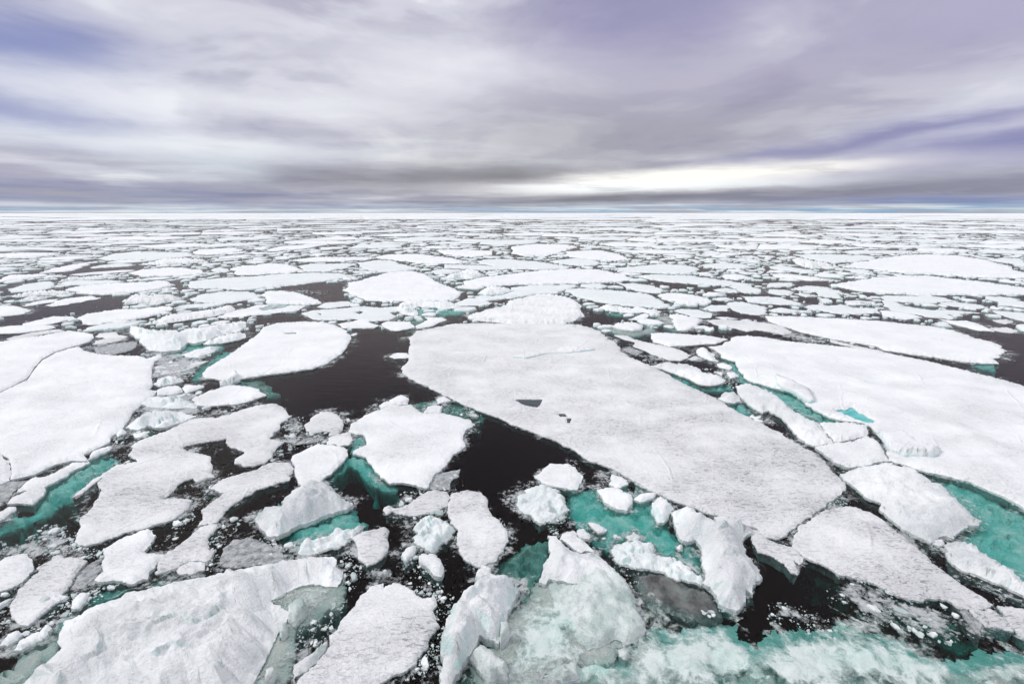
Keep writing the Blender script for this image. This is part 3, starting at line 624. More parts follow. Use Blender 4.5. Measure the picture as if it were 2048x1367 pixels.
S-shaped grey-white floe with deep dark bays|ice_floe|flat fb=.26 und=.08 s=8|the S-shaped floe|B1 950,1000 960,960 1030,930 1200,870 1350,790 1460,770 1550,780 1650,750 1842,690 B2 100,675 150,670 200,705 240,760 260,755 210,790 170,820 180,840 130,885 100,925 200,950 160,980 110,1030 115,1060 60,1100 0,1120 B1 1750,1120 1690,1100 1700,1070 1760,1030 1740,1010 1640,975 1625,925 1560,935 1490,945 1400,960 1320,980 1340,1010 1430,1030 1520,1050 1515,1090 1530,1130 1520,1170 1530,1200 1430,1235 1385,1210 1330,1220 1280,1250 1240,1300 1180,1340 A1 1170,80 1075,130 1200,120 1280,140 1260,190 1160,260 1000,310 870,345 790,370 720,400 640,430 540,438 505,410 520,350 540,310 540,260 600,200 660,120 680,70 650,40 B1 720,1300 690,1260 780,1150 850,1110 1000,1090 930,1030
narrow curving floe with a star-shaped crack|ice_floe|flat fb=.26|the curving floe|B1 1510,1290 1600,1220 1700,1185 1842,1150 B2 60,1115 150,1090 230,1095 275,1140 270,1165 240,1190 240,1220 150,1245 0,1290 B1 1820,1310 A1 1640,110 1520,200 1450,290 1390,295 1330,310 1360,260 1355,200 1440,140 1500,90 1450,65 1400,50 1440,20
nearly round white floe in the dark lead|ice_floe|flat fb=.25|the round floe|B2 350,830 400,770 470,730 540,730 600,760 635,810 625,860 590,895 530,905 540,870 480,870 390,895 355,870
small grey-white floe between two mid floes|ice_floe|flat fb=.2||B2 520,920 600,890 680,875 690,920 670,970 600,980 570,960 520,965
triangular white floe with stepped lower right edge|ice_floe|snow fb=.4|the triangular mid floe|B2 260,1050 360,1000 450,965 560,970 660,1000 660,1050 640,1080 530,1180 460,1230 400,1275 340,1275 290,1230 280,1140 260,1090
>|submerged_ledge|sub d=.4 dr=.5 w=.4|B2 640,1060 660,1110 560,1190 460,1250 400,1280 400,1230 530,1140
broad snowy floe with turquoise ledges left of the central floe|ice_floe|snow fb=.42 und=.1|the broad mid floe|B2 680,820 780,760 890,715 980,690 1120,680 1180,730 1200,745 1330,740 1450,765 1540,790 1575,820 1500,870 1485,920 1510,980 1420,1040 1370,1110 1290,1180 1240,1260 1220,1280 1150,1260 1050,1240 960,1245 900,1200 850,1150 820,1100 800,1060 700,1030 720,1000 800,970 770,890 700,890 675,870
>|submerged_ledge|sub d=.3 dr=.5 w=.5|B2 650,1050 700,1010 820,1060 870,1150 950,1220 1030,1250 1010,1290 900,1275 780,1190 700,1115 655,1095
>|submerged_ledge|sub d=.3 dr=.4 w=.4|B2 690,900 790,875 820,960 720,1010 660,1010 680,950
>|submerged_ledge|grn d=.35 dr=.6 w=.5|B2 1090,680 1100,655 1200,640 1300,632 1400,640 1550,700 1640,760 1580,810 1450,780 1300,760 1180,750
tilted white plate on the far side of the broad mid floe|ice_plate|snow fb=.5||B2 885,685 1000,630 1050,615 1100,635 1095,678 980,692 905,713
small square slab behind the broad mid floe|ice_plate|snow fb=.35||B2 1208,740 1240,695 1300,685 1345,690 1332,735
thin raft touching the edge of the huge central floe|ice_plate|snow fb=.2||B2 1300,640 1350,618 1405,650 1310,675
fluffy knob on the drowned corner of the broad mid floe|ice_block|pan fb=.25 amp=.1 cell=.3||B2 1545,740 1580,720 1605,740 1590,760 1550,760
drowned grey plate right below the broad mid floe|ice_plate|thin fb=.03||B2 1250,1260 1290,1180 1440,1150 1470,1140 1450,1190 1400,1230 1390,1290 1250,1290
vast smooth white floe at the left, bounded by cracks|ice_floe|snow fb=.45 und=.2 s=9 na=.5|the vast left floe|F -90,800 B1 0,596 100,548 198,502 255,416 305,362 395,312 480,283 570,262 600,290 700,315 850,328 1000,330 1060,350 1160,320 1165,340 1110,370 1095,420 1090,490 1100,540 1070,575 1130,580 1110,610 1010,690 950,740 935,780 880,850 800,910 790,950 720,985 600,1040 640,1085 510,1083 400,1108 240,1185 75,1220 85,1130 63,1068 0,1027 F -90,890
left floe section beyond the long curved crack|ice_floe|snow fb=.45 und=.15 na=.5||F -90,690 B1 0,230 120,205 300,185 420,160 500,150 600,160 670,175 675,200 640,227 560,253 470,276 390,304 300,353 250,407 193,492 100,540 0,588 F -90,794
snow plate cornered by a jagged crack at the left edge|ice_plate|snow fb=.4||F -90,900 B1 0,1040 55,1080 75,1140 62,1225 0,1255 F -90,985
tilted broken plates at the left above the teal ledge|ice_plate|snow fb=.35||B1 250,1200 330,1198 520,1100 635,1097 540,1150 450,1205 330,1270 320,1330 230,1400 60,1390 80,1350 200,1300 100,1310 210,1225
>|submerged_ledge|sub d=.2 dr=.9 w=.6|B1 300,1290 470,1170 600,1110 740,1050 845,1038 845,1075 780,1150 640,1230 520,1350 A1 440,120 300,200 150,270 -60,340 -60,240 200,200 260,110
grey-green drowned plate at the left border|ice_plate|thin fb=.06||B1 -60,1275 0,1260 70,1232 205,1225 90,1310 60,1370 -60,1390
upturned thin sheet along the torn corner of the left floe|ice_plate|snow fb=.4||B1 620,1080 660,1022 780,982 800,992 740,1030 700,1050
low white ribbon of ice below the teal ledge|ice_plate|snow fb=.15||B1 520,1350 640,1235 795,1145 800,1155 720,1215 600,1310
splintered block at the left border|ice_block|snow fb=.3||A1 -40,280 0,210 95,168 115,190 50,240 0,272
oval snowy floe with a small grey-green melt patch|ice_floe|snow fb=.45 und=.1|the oval snowy floe|B1 1450,455 1510,400 1640,330 1700,280 1770,240 1842,180 B2 60,120 150,95 300,85 480,85 570,110 650,150 685,200 650,270 590,330 520,380 400,420 200,450 0,475 B1 1800,480 1680,510 1570,500 1460,480
>hole|B2 198,165 290,160 295,170 222,175
>grey-green melt patch|melt_pond|pondg|B2 185,166 240,155 300,157 305,172 222,182
>|submerged_ledge|sub d=.5 dr=.6 w=.8|B1 1450,470 1640,335 1700,285 1600,290 1450,390 1380,450 1370,490 1450,500
upright triangular fin of ice at the oval floe's left end|ice_block|snow fb=.75 tilt=.3||B1 1680,430 1730,460 1720,500 1660,535 1580,545 1580,520 1640,490
snowy floe with a drowned right end below the oval floe|ice_floe|snow fb=.4|the floe below the oval one|B1 1380,640 1480,590 1640,540 1750,545 1842,560 B2 0,560 60,600 80,610 0,640 B1 1780,660 1680,680 1500,690 1430,680
>|submerged_ledge|grn d=.12 dr=.5 w=.5|B2 -100,490 60,505 120,570 172,590 160,612 60,632 0,600 -200,560
jumbled pressure ridge of white ice rubble|pressure_ridge|rub fb=.8 amp=.9 cell=2.2 s=3|the jumbled ridge|B1 930,110 1000,120 1130,150 1270,140 1280,170 1250,180 1330,160 1450,140 1550,130 1650,110 1740,75 1775,90 1770,120 1720,150 1640,170 1560,190 1480,220 1400,240 1350,230 1300,280 1200,300 1080,290 1040,260 1000,210 940,170
teal meltwater pool in front of the jumbled ridge|submerged_ice|sub d=.25 dr=.8 w=.8||B1 1250,230 1460,225 1620,230 1620,270 1560,300 1400,300 1280,340 1160,340 1180,300
sloping white slab right of the jumbled ridge|ice_plate|hum fb=.6 hum=.2||B1 1460,240 1540,200 1620,180 1760,165 1775,190 1700,220 1600,235 1500,245
|ice_plate|snow fb=.4||B1 1310,320 1400,290 1500,260 1565,265 1540,300 1430,340 1350,340
|ice_floe|flat fb=.2||B1 1130,430 1250,390 1420,365 1500,365 1400,410 1280,450 1150,470 1120,450
|ice_floe|flat fb=.2||B1 690,190 720,170 840,155 860,180 920,190 860,220 740,240 680,245 690,220 770,205
|ice_floe|thin fb=.1||B1 680,275 800,245 980,225 980,270 900,300 800,320 700,310
|ice_block|hum fb=.6 hum=.2||B1 1100,530 1200,485 1300,490 1320,510 1200,540 1150,550
|ice_block|snow fb=.5||B1 1130,580 1200,550 1290,540 1315,590 1220,610 1130,610
|ice_block|snow fb=.4||B1 1310,560 1330,540 1450,540 1470,550 1330,600
heap of jumbled blocks beside the vast left floe|rubble_heap|rub fb=.35 amp=.5 cell=1.0 s=3||B1 1010,680 1100,620 1300,640 1420,680 1400,710 1250,710 1100,700
greenish heap of broken ice facing the S-shaped floe|rubble_heap|rub fb=.5 amp=.7 cell=1.3 s=3|the greenish rubble heap|B1 900,840 1000,780 1060,750 1100,770 1200,730 1300,730 1410,760 1300,810 1180,850 1060,830 1000,860
>|submerged_ledge|sub d=.2 dr=.6 w=.5|B1 880,850 1000,850 1180,840 1350,780 1430,765 1330,810 1180,870 1050,870 900,875
|ice_block|rub fb=.2 amp=.2 cell=.5||B1 950,890 1080,870 1010,915 960,915
|ice_block|rub fb=.25 amp=.2 cell=.5||B1 820,890 880,855 900,880 850,910
small pair of chips in open dark water|ice_block|snow fb=.25||B2 680,178 720,165 730,172 700,185
small raft of chips against the central floe's left side|ice_plate|snow fb=.25||B2 960,332 1020,305 1090,310 1100,340 1000,350
long smooth white floe right of the central floe's far end|ice_floe|snow fb=.4||B3 990,165 1110,165 1400,185 1550,210 1470,240 1250,255 1130,260 1020,230
|ice_floe|flat fb=.2||B3 735,180 830,185 900,215 1060,250 1200,280 1290,325 1230,365 1130,360 1040,330 950,290 870,260 880,230 800,210
|ice_floe|thin fb=.12||B3 800,280 870,275 940,300 900,325 830,305
tapered bright floe hugging the central floe's right side|ice_floe|hum fb=.5 hum=.15||B3 1000,400 1100,380 1240,390 1350,420 1380,450 1450,460 1540,500 1530,520 1400,545 1340,530 1250,480 1100,430
>|submerged_ledge|sub d=.4 dr=.5 w=.5|B3 1020,400 1100,420 1250,475 1350,530 1400,545 1540,520 1620,560 1500,570 1400,570 1280,540 1100,450
|ice_floe|flat fb=.2||B3 1260,350 1320,330 1370,350 1300,360
|ice_block|rub fb=.3 amp=.3 cell=.8||B3 1320,290 1360,270 1440,310 1480,370 1420,360 1350,330
|ice_block|snow fb=.3||B3 1470,385 1530,380 1590,410 1560,430 1490,410
|ice_block|snow fb=.3||B3 1540,445 1600,445 1625,475 1570,490
|ice_block|snow fb=.3||B3 1450,440 1520,450 1500,470
small block with a teal foot in the right-hand channel|ice_block|hum fb=.4 hum=.15||B3 1485,635 1530,590 1580,585 1620,610 1650,650 1600,665 1540,660
>|submerged_ledge|sub d=.3 dr=.6 w=.5|B3 1480,640 1540,650 1650,650 1720,710 1740,745 1690,750 1600,700 1520,670
|ice_block|pan fb=.25 amp=.2 cell=.5||B3 1700,745 1740,735 1780,770 1830,785 1790,800 1740,785
long flat white floe ending in a teal corner at right|ice_floe|snow fb=.4 und=.1 s=7|the long right floe|B4 -20,40 60,42 200,45 500,60 800,80 1000,100 1200,120 1350,150 1480,200 1600,225 1660,250 1705,295 1660,320 1670,340 1620,350 1660,380 1560,385 1400,370 1240,345 1050,320 850,290 790,262 590,230 430,200 250,160 100,115 0,80
>|submerged_ledge|sub d=.2 dr=.5 w=.4|B4 1370,360 1560,375 1665,375 1650,430 1530,412
|ice_floe|flat fb=.2||B4 0,100 120,130 170,170 110,178 0,150 -40,130
|ice_floe|flat fb=.2||B4 200,185 260,190 280,205 210,200
|ice_plate|flat fb=.15||B4 440,205 560,240 700,270 840,300 780,295 600,265 450,230
|ice_floe|snow fb=.5|the long floe at upper left|C1 625,940 700,910 850,890 1000,870 1130,870 1300,850 1400,860 1330,900 1150,940 1000,965 820,995 700,1000 660,990 650,965
|ice_floe|hum fb=.6 hum=.3||C1 1160,985 1280,960 1310,930 1500,910 1560,900 1700,880 1840,840 1875,870 1850,895 1700,930 1560,950 1300,985 1160,995
>|submerged_ledge|sub d=.4 dr=.5 w=.6|C1 1300,980 1560,945 1740,910 1760,925 1600,965 1400,985 1250,1000
low hummocky white floe shaped like a small island at left|ice_floe|hum fb=.7 hum=.6|the island-like hummocky floe|C1 985,830 1040,770 1150,765 1230,775 1350,750 1470,790 1450,800 1260,825 1130,825 1000,835
|ice_floe|snow fb=.55|the thick white floe at upper left|C1 540,720 620,690 780,675 1000,660 1190,655 1300,640 1395,680 1280,710 1050,740 850,755 700,755 620,740
|ice_floe|flat||C1 455,675 540,645 700,640 860,640 1000,650 880,672 740,680 600,680
|ice_floe|hum fb=.6 hum=.4||C1 460,655 520,630 700,615 870,595 980,605 820,632 640,640
|ice_floe|snow|the lens-shaped floe at upper left|C1 1030,580 1120,560 1320,540 1450,540 1600,560 1660,580 1600,595 1300,610 1130,610
|ice_floe|flat||C1 1525,790 1640,750 1800,730 1980,730 2048,750 C2 50,765 0,790 C1 1950,800 1850,825 1720,828 1600,815
|ice_floe|flat|the long grey floe at upper left|C1 1500,680 1530,650 1800,620 2048,610 C2 200,590 500,580 650,585 800,610 620,640 400,670 200,690 0,715 C1 1900,720 1700,708 1520,705
|ice_floe|snow||C1 380,840 500,790 720,765 800,785 650,815 500,840 400,852
|ice_floe|snow||C1 150,850 300,810 470,790 440,815 300,835 220,850
|ice_floe|hum hum=.4||C1 80,770 200,740 400,725 560,735 590,750 450,760 300,765 130,775
|ice_floe|hum hum=.3||C1 130,800 250,775 410,770 370,790 250,805 160,812
|ice_floe|snow||C1 0,845 120,845 240,880 200,910 0,930 -160,900
|ice_floe|snow||C1 170,990 300,960 420,930 580,930 590,945 480,975 350,1000 200,1005
|ice_floe|snow||C1 -140,1030 100,1005 300,1000 430,1005 450,1020 360,1040 180,1060 0,1070 -140,1075
|ice_floe|flat||C1 50,1110 250,1060 460,1035 520,1045 350,1070 200,1105 100,1120
|ice_floe|snow||C1 0,640 60,600 350,590 400,600 200,635 0,655 -160,640
|ice_floe|flat||C1 60,720 200,670 370,650 440,665 430,700 300,725 100,740
|ice_floe|snow||C1 330,580 430,545 560,520 750,490 780,488 640,545 540,570 400,578
|ice_floe|snow||C1 340,620 400,600 500,600 490,612 400,622
|ice_floe|flat||C1 700,540 820,520 960,505 1100,520 1030,530 860,540 760,545
|ice_floe|snow||C1 -60,430 200,420 500,420 440,440 250,455 -60,460
|ice_floe|flat||C1 790,470 900,430 1100,410 1500,420 1540,430 1540,450 1300,475 1050,480 850,485
|ice_floe|hum hum=.5||C1 1110,515 1350,470 1430,465 1640,475 1660,495 1500,510 1300,520
|ice_floe|snow||C1 1540,420 1600,395 1900,380 1950,400 1850,425 1680,438 1580,435
|ice_floe|flat||C1 1680,560 1750,535 1830,550 1850,570 1750,580
|ice_floe|snow||C1 1840,550 1930,525 2048,520 C2 100,505 250,510 290,530 380,560 280,585 100,590 0,600 C1 1900,600 1880,575
big smooth fan-shaped white floe in the middle distance|ice_floe|snow fb=.5 und=.15|the big fan-shaped floe|C2 735,660 840,640 960,605 1080,575 1250,565 1350,590 1400,620 1440,650 1560,700 1650,735 1620,770 1590,790 1520,810 1400,808 1200,810 1000,810 880,800 830,775 740,750 705,720 750,680
|ice_floe|flat||C2 820,500 960,480 1080,480 1120,500 1250,530 1320,545 1180,570 1040,577 930,570 850,545
|ice_floe|flat||C2 330,530 450,510 560,510 700,505 820,510 720,545 560,570 400,575 370,550
|ice_floe|snow||C2 280,480 500,455 700,455 930,455 900,475 700,490 500,495 330,490
smooth white floe with a rounded left end, above the slushy pond|ice_floe|snow fb=.5|the round-ended floe|C2 60,740 120,722 220,725 350,745 450,780 520,810 510,830 380,838 100,830 75,790 55,760
thin floe enclosing a pale grey-green pond|ice_floe|snow fb=.3||C2 -310,935 -200,890 -100,870 0,840 100,835 390,845 350,880 250,895 100,910 -100,930 -280,945
>hole|C2 20,870 120,838 280,840 230,860 60,885
>pale grey-green pond|melt_pond|pondg|C2 -10,880 110,832 300,834 240,866 60,893
|ice_floe|flat||C2 480,860 560,820 740,810 780,830 720,850 600,865
ragged grey-white floe pierced by several dark holes|ice_floe|flat fb=.3|the holed floe|C2 360,905 450,885 700,865 850,850 1000,860 1170,850 1190,880 1080,900 1125,930 1060,965 900,970 780,950 700,960 560,960 450,955 410,925
>hole|C2 790,900 840,888 870,895 830,912
>hole|C2 495,912 515,908 528,914 510,919
|ice_floe|snow||C2 650,990 780,970 850,945 900,975 990,1000 950,1020 800,1025 700,1025
|ice_floe|snow||C2 1000,990 1050,970 1230,975 1260,1000 1270,1020 1130,1045 1080,1040 1010,1010
|ice_floe|snow||C2 1275,1010 1370,960 1350,935 1480,940 1535,955 1450,985 1400,1010 1290,1028
>|submerged_ledge|grn d=.15 dr=.4 w=.5|C2 1200,960 1250,935 1400,940 1360,1000 1300,1030 1130,1052 1240,1000
white rubble rim standing over a vivid turquoise tongue|rubble_heap|rub fb=.5 amp=.6 cell=2 s=3|the turquoise-footed rubble|C2 1150,840 1200,812 1350,820 1450,815 1560,820 1650,860 1560,870 1380,860 1290,850 1280,870 1295,925 1250,925 1150,900 1120,885
>|submerged_ledge|sub d=.12 dr=.6 w=1.0|C2 1275,845 1380,850 1562,862 1695,880 1660,900 1500,915 1350,930 1285,930
hummocky pointed white floe behind the huge central floe|ice_floe|hum fb=.6 hum=.2 s=5|the pointed hummocky floe|C2 1690,930 1750,905 1850,880 1980,850 2048,800 C3 60,790 190,760 300,755 430,775 500,800 560,850 540,870 585,925 500,960 410,990 200,995 0,990 C2 1900,975 1780,965 1700,945
long smooth wedge-shaped floe in the middle distance|ice_floe|snow fb=.5|the long wedge-shaped floe|C2 1660,650 1800,620 2048,590 C3 250,560 480,550 700,555 800,575 900,600 975,630 880,655 600,665 300,672 0,680 C2 1850,692 1720,690 1670,675
|ice_floe|flat||C2 1570,835 1700,785 1780,780 1895,825 1850,840 1650,848
|ice_floe|flat||C2 1740,770 1800,762 1900,770 2048,740 C3 0,700 150,680 500,676 530,690 420,720 350,750 190,755 100,770 0,785 C2 1850,805 1780,790
small turquoise-tinted rubble pile on a mid-distance floe|rubble_heap|rub fb=.7 amp=.6 cell=1.8 s=3||C2 1770,745 1850,705 1900,698 2000,705 2060,725 1950,755 1850,758
|ice_floe|flat||C2 1500,515 1800,520 2048,540 2048,552 1850,560 1650,550 1500,540
|ice_floe|flat||C2 1400,570 1500,550 1600,555 1690,562 1600,580 1500,597 1430,590
|rubble_heap|rub fb=.7 amp=.9 cell=2 s=3||C2 1620,580 1700,560 1730,550 1800,590 1850,600 1730,630 1650,630 1500,635 1480,620 1600,605
|ice_floe|snow||C2 930,460 1050,435 1300,430 1550,460 1700,490 1600,508 1300,505 1200,490
|ice_floe|snow||C2 1450,400 1600,395 1900,405 1890,440 1750,455 1500,435
|ice_floe|flat||C2 1770,490 1850,475 2048,470 C3 0,475 200,490 460,530 440,550 200,558 0,550 C2 1900,530 1800,510
|ice_floe|snow||C3 0,370 200,350 450,355 530,375 420,410 300,440 100,445 0,430
|ice_floe|snow||C3 430,440 440,410 700,400 850,430 960,475 850,485 700,480 500,460
|ice_floe|flat||C3 280,490 500,465 640,470 705,500 670,525 520,525 400,510
long grey-white floe tapering right behind the teal rubble|ice_floe|flat fb=.4|the tapering grey floe|C3 410,735 430,710 600,705 900,730 1090,750 1200,810 1270,855 1180,865 980,850 830,835 700,815 580,790 500,770 470,740
|ice_floe|flat||C3 540,690 560,670 700,668 770,690 700,710 600,702
|ice_floe|flat||C3 870,670 960,665 1100,680 1240,725 1180,745 1080,740 970,720 900,690
|ice_floe|flat||C3 980,610 1100,595 1400,600 1800,655 1940,675 1850,690 1600,680 1300,660 1100,635
|ice_floe|flat||C3 820,545 1000,530 1200,510 1400,520 1480,540 1500,570 1380,595 1200,590 1000,580 870,575
|ice_floe|snow||C3 1170,760 1250,740 1380,750 1530,775 1580,800 1560,825 1440,832 1300,815 1220,790
|ice_floe|flat||C3 1520,870 1600,840 1750,845 1720,885 1600,892
|ice_floe|flat||C3 1730,820 1840,815 2020,848 2040,915 1950,918 1830,905 1760,870
|ice_floe|flat||C3 1290,885 1350,870 1500,880 1600,905 1590,940 1480,945 1380,910
domed white block with a drowned grey-green wing|ice_block|snow fb=.7 und=.1|the winged domed block|C3 1260,920 1330,915 1460,940 1520,960 1480,1000 1400,1045 1330,1045 1300,1000 1280,950
>|submerged_ledge|mil d=.1 dr=.7 w=.8|C3 1120,960 1190,918 1270,915 1300,980 1340,1055 1300,1050 1200,990
|ice_floe|snow||C3 930,955 1060,905 1100,915 1070,955 1000,960
low turquoise-streaked rubble bank right of the central lead|rubble_heap|rub fb=.4 amp=.5 cell=1.5 s=3|the turquoise-streaked rubble|C3 700,860 740,835 850,850 950,870 1000,850 1100,880 1190,890 1150,910 1050,900 1000,905 850,895 760,885
>|submerged_ledge|sub d=.1 dr=.6 w=.8|C3 680,875 760,868 900,885 1040,895 1030,920 900,922 780,908
thick white slab perched on a drowned plate|ice_plate|snow fb=.8||C3 790,1010 850,985 950,980 1055,1005 1030,1040 950,1045 860,1030
>|submerged_ledge|mil d=.08 dr=.6 w=.6|C3 685,1025 750,1000 850,1020 1000,1035 1130,995 1155,1045 1050,1080 950,1085 800,1062
|ice_floe|flat fb=.3||C3 1550,960 1700,955 2048,985 C4 110,1005 190,1065 120,1078 0,1050 C3 1950,1040 1880,1050 1800,1030 1650,1005
|ice_floe|flat||C3 1600,790 1700,775 1770,800 1680,805
|ice_floe|flat||C3 1620,935 1720,935 1810,950 1700,955
|ice_floe|flat||C3 1830,960 1880,950 1930,965 1880,975
|ice_floe|flat||C3 1610,720 1700,700 1860,730 1800,740 1680,735
|ice_floe|flat||C3 1870,800 1900,775 2048,770 2048,815 1950,812
|ice_floe|flat||C3 1740,690 1900,680 1990,720 1980,750 1850,740
|ice_floe|flat||C3 1490,520 1700,500 1850,510 1950,540 1800,550 1600,540
|ice_floe|snow||C3 1480,580 1560,575 1620,600 1500,605
|ice_floe|snow||C3 1690,595 1800,590 1920,620 1800,640 1700,625
large smooth floe stretching along the upper right|ice_floe|snow fb=.5|the large upper right floe|C4 600,540 700,500 900,465 1100,440 1300,435 1500,440 1650,465 1740,475 1800,495 1950,530 1960,560 2048,575 2200,600 2200,628 1900,625 1600,610 1300,595 1070,580 850,555 720,545
long lens-shaped floe in front of the large upper right floe|ice_floe|snow fb=.5|the lens-shaped right floe|C4 500,680 650,650 850,620 1100,605 1250,603 1450,625 1700,650 1850,670 2048,700 2200,710 2200,755 1900,755 1700,765 1500,755 1250,765 1100,755 950,745 750,730 620,705
|ice_floe|flat||C4 215,440 400,430 750,440 900,455 820,480 680,495 560,503 400,485 280,455
small floe carrying a pointed snow mound|ice_floe|hum fb=.6 hum=.9||C4 190,480 230,460 290,470 430,500 550,525 500,540 320,540 200,500
irregular grey floe deeply indented by a dark inlet|ice_floe|flat|the indented right floe|C4 915,800 940,765 1300,765 1450,790 1500,810 1350,820 1280,835 1130,820 1010,815 1100,850 1300,880 1450,880 1700,900 1440,915 1480,955 1300,935 1100,905 980,880 930,850
|ice_floe|flat||C4 1350,825 1500,815 1650,830 1770,860 1680,870 1450,845
|ice_floe|flat||C4 1730,765 1850,770 2000,790 2100,850 1950,850 1830,820 1740,790
|ice_floe|snow||C4 900,885 1000,885 1180,920 1235,940 1100,955 1000,945 920,925
|ice_floe|snow||C4 1370,950 1480,965 1600,965 1720,1000 1800,1050 1700,1045 1550,1010 1450,985
|ice_floe|flat||C4 1800,885 2048,900 2150,930 2150,990 2048,975 1900,930 1820,905
|ice_floe|flat||C4 1800,960 1900,950 1975,975 1900,990 1820,975
|ice_floe|flat||C4 1765,1025 1900,1015 2010,1045 1950,1065 1840,1050
|ice_floe|flat||C4 280,850 380,835 500,845 560,830 700,860 880,870 890,900 700,915 560,910 420,885 330,870
|ice_floe|flat||C4 -200,770 100,780 260,825 240,840 0,832 -150,820
|ice_floe|flat||C4 190,710 300,685 470,695 600,740 680,760 560,750 600,790 420,770 400,735 260,725
|ice_floe|flat||C4 0,715 150,720 205,740 190,765 60,755 0,740
|ice_floe|flat||C4 210,750 260,740 420,770 300,775
|ice_floe|flat||C4 0,665 180,660 210,680 100,700 0,695
|ice_floe|snow||C4 20,590 180,590 400,620 590,645 350,645 200,630 60,615
|ice_floe|flat||C4 0,530 130,525 350,560 400,580 300,585 100,560 0,545
|ice_floe|flat||C4 620,550 780,555 850,580 740,590 660,575
|ice_floe|flat||C4 0,880 100,860 270,885 200,905 60,900
|ice_floe|flat||C4 580,415 700,400 1150,405 1170,415 1000,430 700,430
|ice_floe|snow||C4 1200,380 1500,385 1700,410 1400,420 1180,400
|ice_floe|flat||C4 1750,480 1900,460 2048,470 2100,520 1950,510
@slush 1.0|A1 180,400 300,300 430,300 520,350 500,410 560,450 690,470 690,520 560,520 420,510 300,490
@slush .9|A1 0,410 120,430 200,500 100,490 0,520
@slush .6|A1 240,700 330,850 450,760 520,860 380,900 250,960 330,1020 150,1050 260,930
@slush 1.0|A1 400,850 520,760 600,740 800,700 620,830 480,900 380,960 300,990 340,900
@slush .5|A1 1200,250 1320,100 1440,20 1380,120 1340,200 1290,300 1200,400 1060,470 1000,480 1050,430 1100,380
@slush .8|A1 1400,420 1440,300 1620,240 1600,330 1520,400 1450,480 1530,520 1500,600 1380,610 1430,500
@slush 1.0|A2 0,380 120,390 260,430 270,480 180,510 60,560 0,560
@slush .9|A2 930,180 950,110 1000,80 1140,75 1100,110 1020,165
@slush .9|A2 870,232 1020,232 1200,212 1290,180 1300,240 1100,270 950,260
@slush .8|A2 620,580 700,560 720,620 690,700 620,760
@slush .9|A2 770,600 910,600 900,650 780,650
@slush 1.0|A2 960,590 1000,540 1080,460 1110,560 1180,640 1120,640 1020,610
@slush .8|A2 960,660 1100,650 1260,700 1330,790 1300,900 1230,960 1190,870 1215,820 1120,790 1060,740
@slush .7|A2 1200,1030 1290,900 1250,1060 1240,1200 1250,1300 1000,1340 1080,1230 1170,1110
@slush .6|A2 270,1010 400,930 560,860 600,820 590,900 480,1060 440,1080 250,1220
@slush 1.0|A3 240,270 380,180 370,260 300,360 250,370
@slush .6|A3 540,380 700,340 760,380 680,430 600,440
@slush .5|A3 700,560 850,590 900,700 800,720
@slush 1.0|A3 1290,690 1400,760 1440,880 1300,930 1200,900 1380,860
@slush .9 .4|A4 860,320 960,380 1100,520 1280,660 1440,760 1400,740 1200,600 1030,480
@slush .6 .35|A4 1190,520 1400,640 1720,790 1720,850 1500,830 1300,680
@slush .9 .2|A4 380,740 560,660 760,720 900,800 1180,830 1300,930 1400,1060 1200,1100 1050,1000 900,960 700,940 560,850 420,860
@slush .9 .4|A4 0,820 80,800 250,850 400,920 450,1060 380,1100 200,980 0,960
@slush .7|A4 90,380 230,290 180,350 150,440
@slush .8|A4 360,175 480,130 580,150 420,185
@slush .9|B1 600,240 700,240 900,190 920,200 700,330 650,300
@slush .9|B1 1100,390 1300,340 1500,340 1420,450 1350,520 1100,520
@slush .8|B1 1300,620 1480,580 1400,660 1450,700 1650,700 1842,670 1842,700 1560,770 1440,750
@slush .7|B1 830,900 1000,860 1200,850 1100,900 900,960 800,980
@slush .5|B1 840,1060 900,1020 1000,1060 900,1110 780,1140
@slush .5|B1 1440,1320 1500,1240 1640,1180 1842,1120 1700,1170 1520,1260 1480,1340
@slush .5|B1 1330,980 1450,1000 1540,1030 1430,1020
@slush .8|B2 180,830 230,780 370,760 340,870 390,900 540,860 500,960 300,1000 200,1060 60,1110 150,1020 200,950
@slush .8|B2 640,800 740,770 680,860 660,900 640,860
@slush .7|B2 1240,1200 1350,1150 1500,1150 1400,1250 1460,1300 1300,1300
@slush .5|B2 1340,740 1600,700 1640,770 1560,790
@slush .7|B3 880,310 1100,330 1240,370 1050,390 940,370
@slush .8|B3 1350,420 1500,420 1620,440 1650,520 1560,600 1540,530 1450,450
@slush .6|B3 1280,520 1420,600 1700,740 1600,700 1400,590
@slush .7|B3 1680,740 1842,780 1842,810 1760,790
@slush .5|B3 130,870 430,990 600,1090 440,1030 300,950
@slush .6|B4 20,730 150,800 100,780
@slush .6|B4 470,1100 560,1130 540,1170 470,1150
@slush .5|B4 250,170 430,200 800,265 900,310 500,245
@slush .6|B4 1240,90 1400,160 1250,120
@slush .7|C1 600,1050 1020,1010 1000,1040 700,1080 560,1090
@slush .6|C1 900,890 1200,840 1350,830 1200,870
@slush .7|C2 200,710 600,730 600,770 450,760 300,740
@slush .7|C2 800,820 1100,820 1180,840 900,840
@slush .7|C2 620,570 820,540 900,570 700,590
@slush .7|C2 1330,570 1480,620 1560,690 1440,640
@slush .7|C4 600,800 900,790 920,880 700,850
@slush .6|C4 260,890 440,900 420,930 260,930
@slush .5|C4 750,940 1100,960 1350,1000 1200,990
@slush .5|C3 600,780 720,800 1180,860 900,850
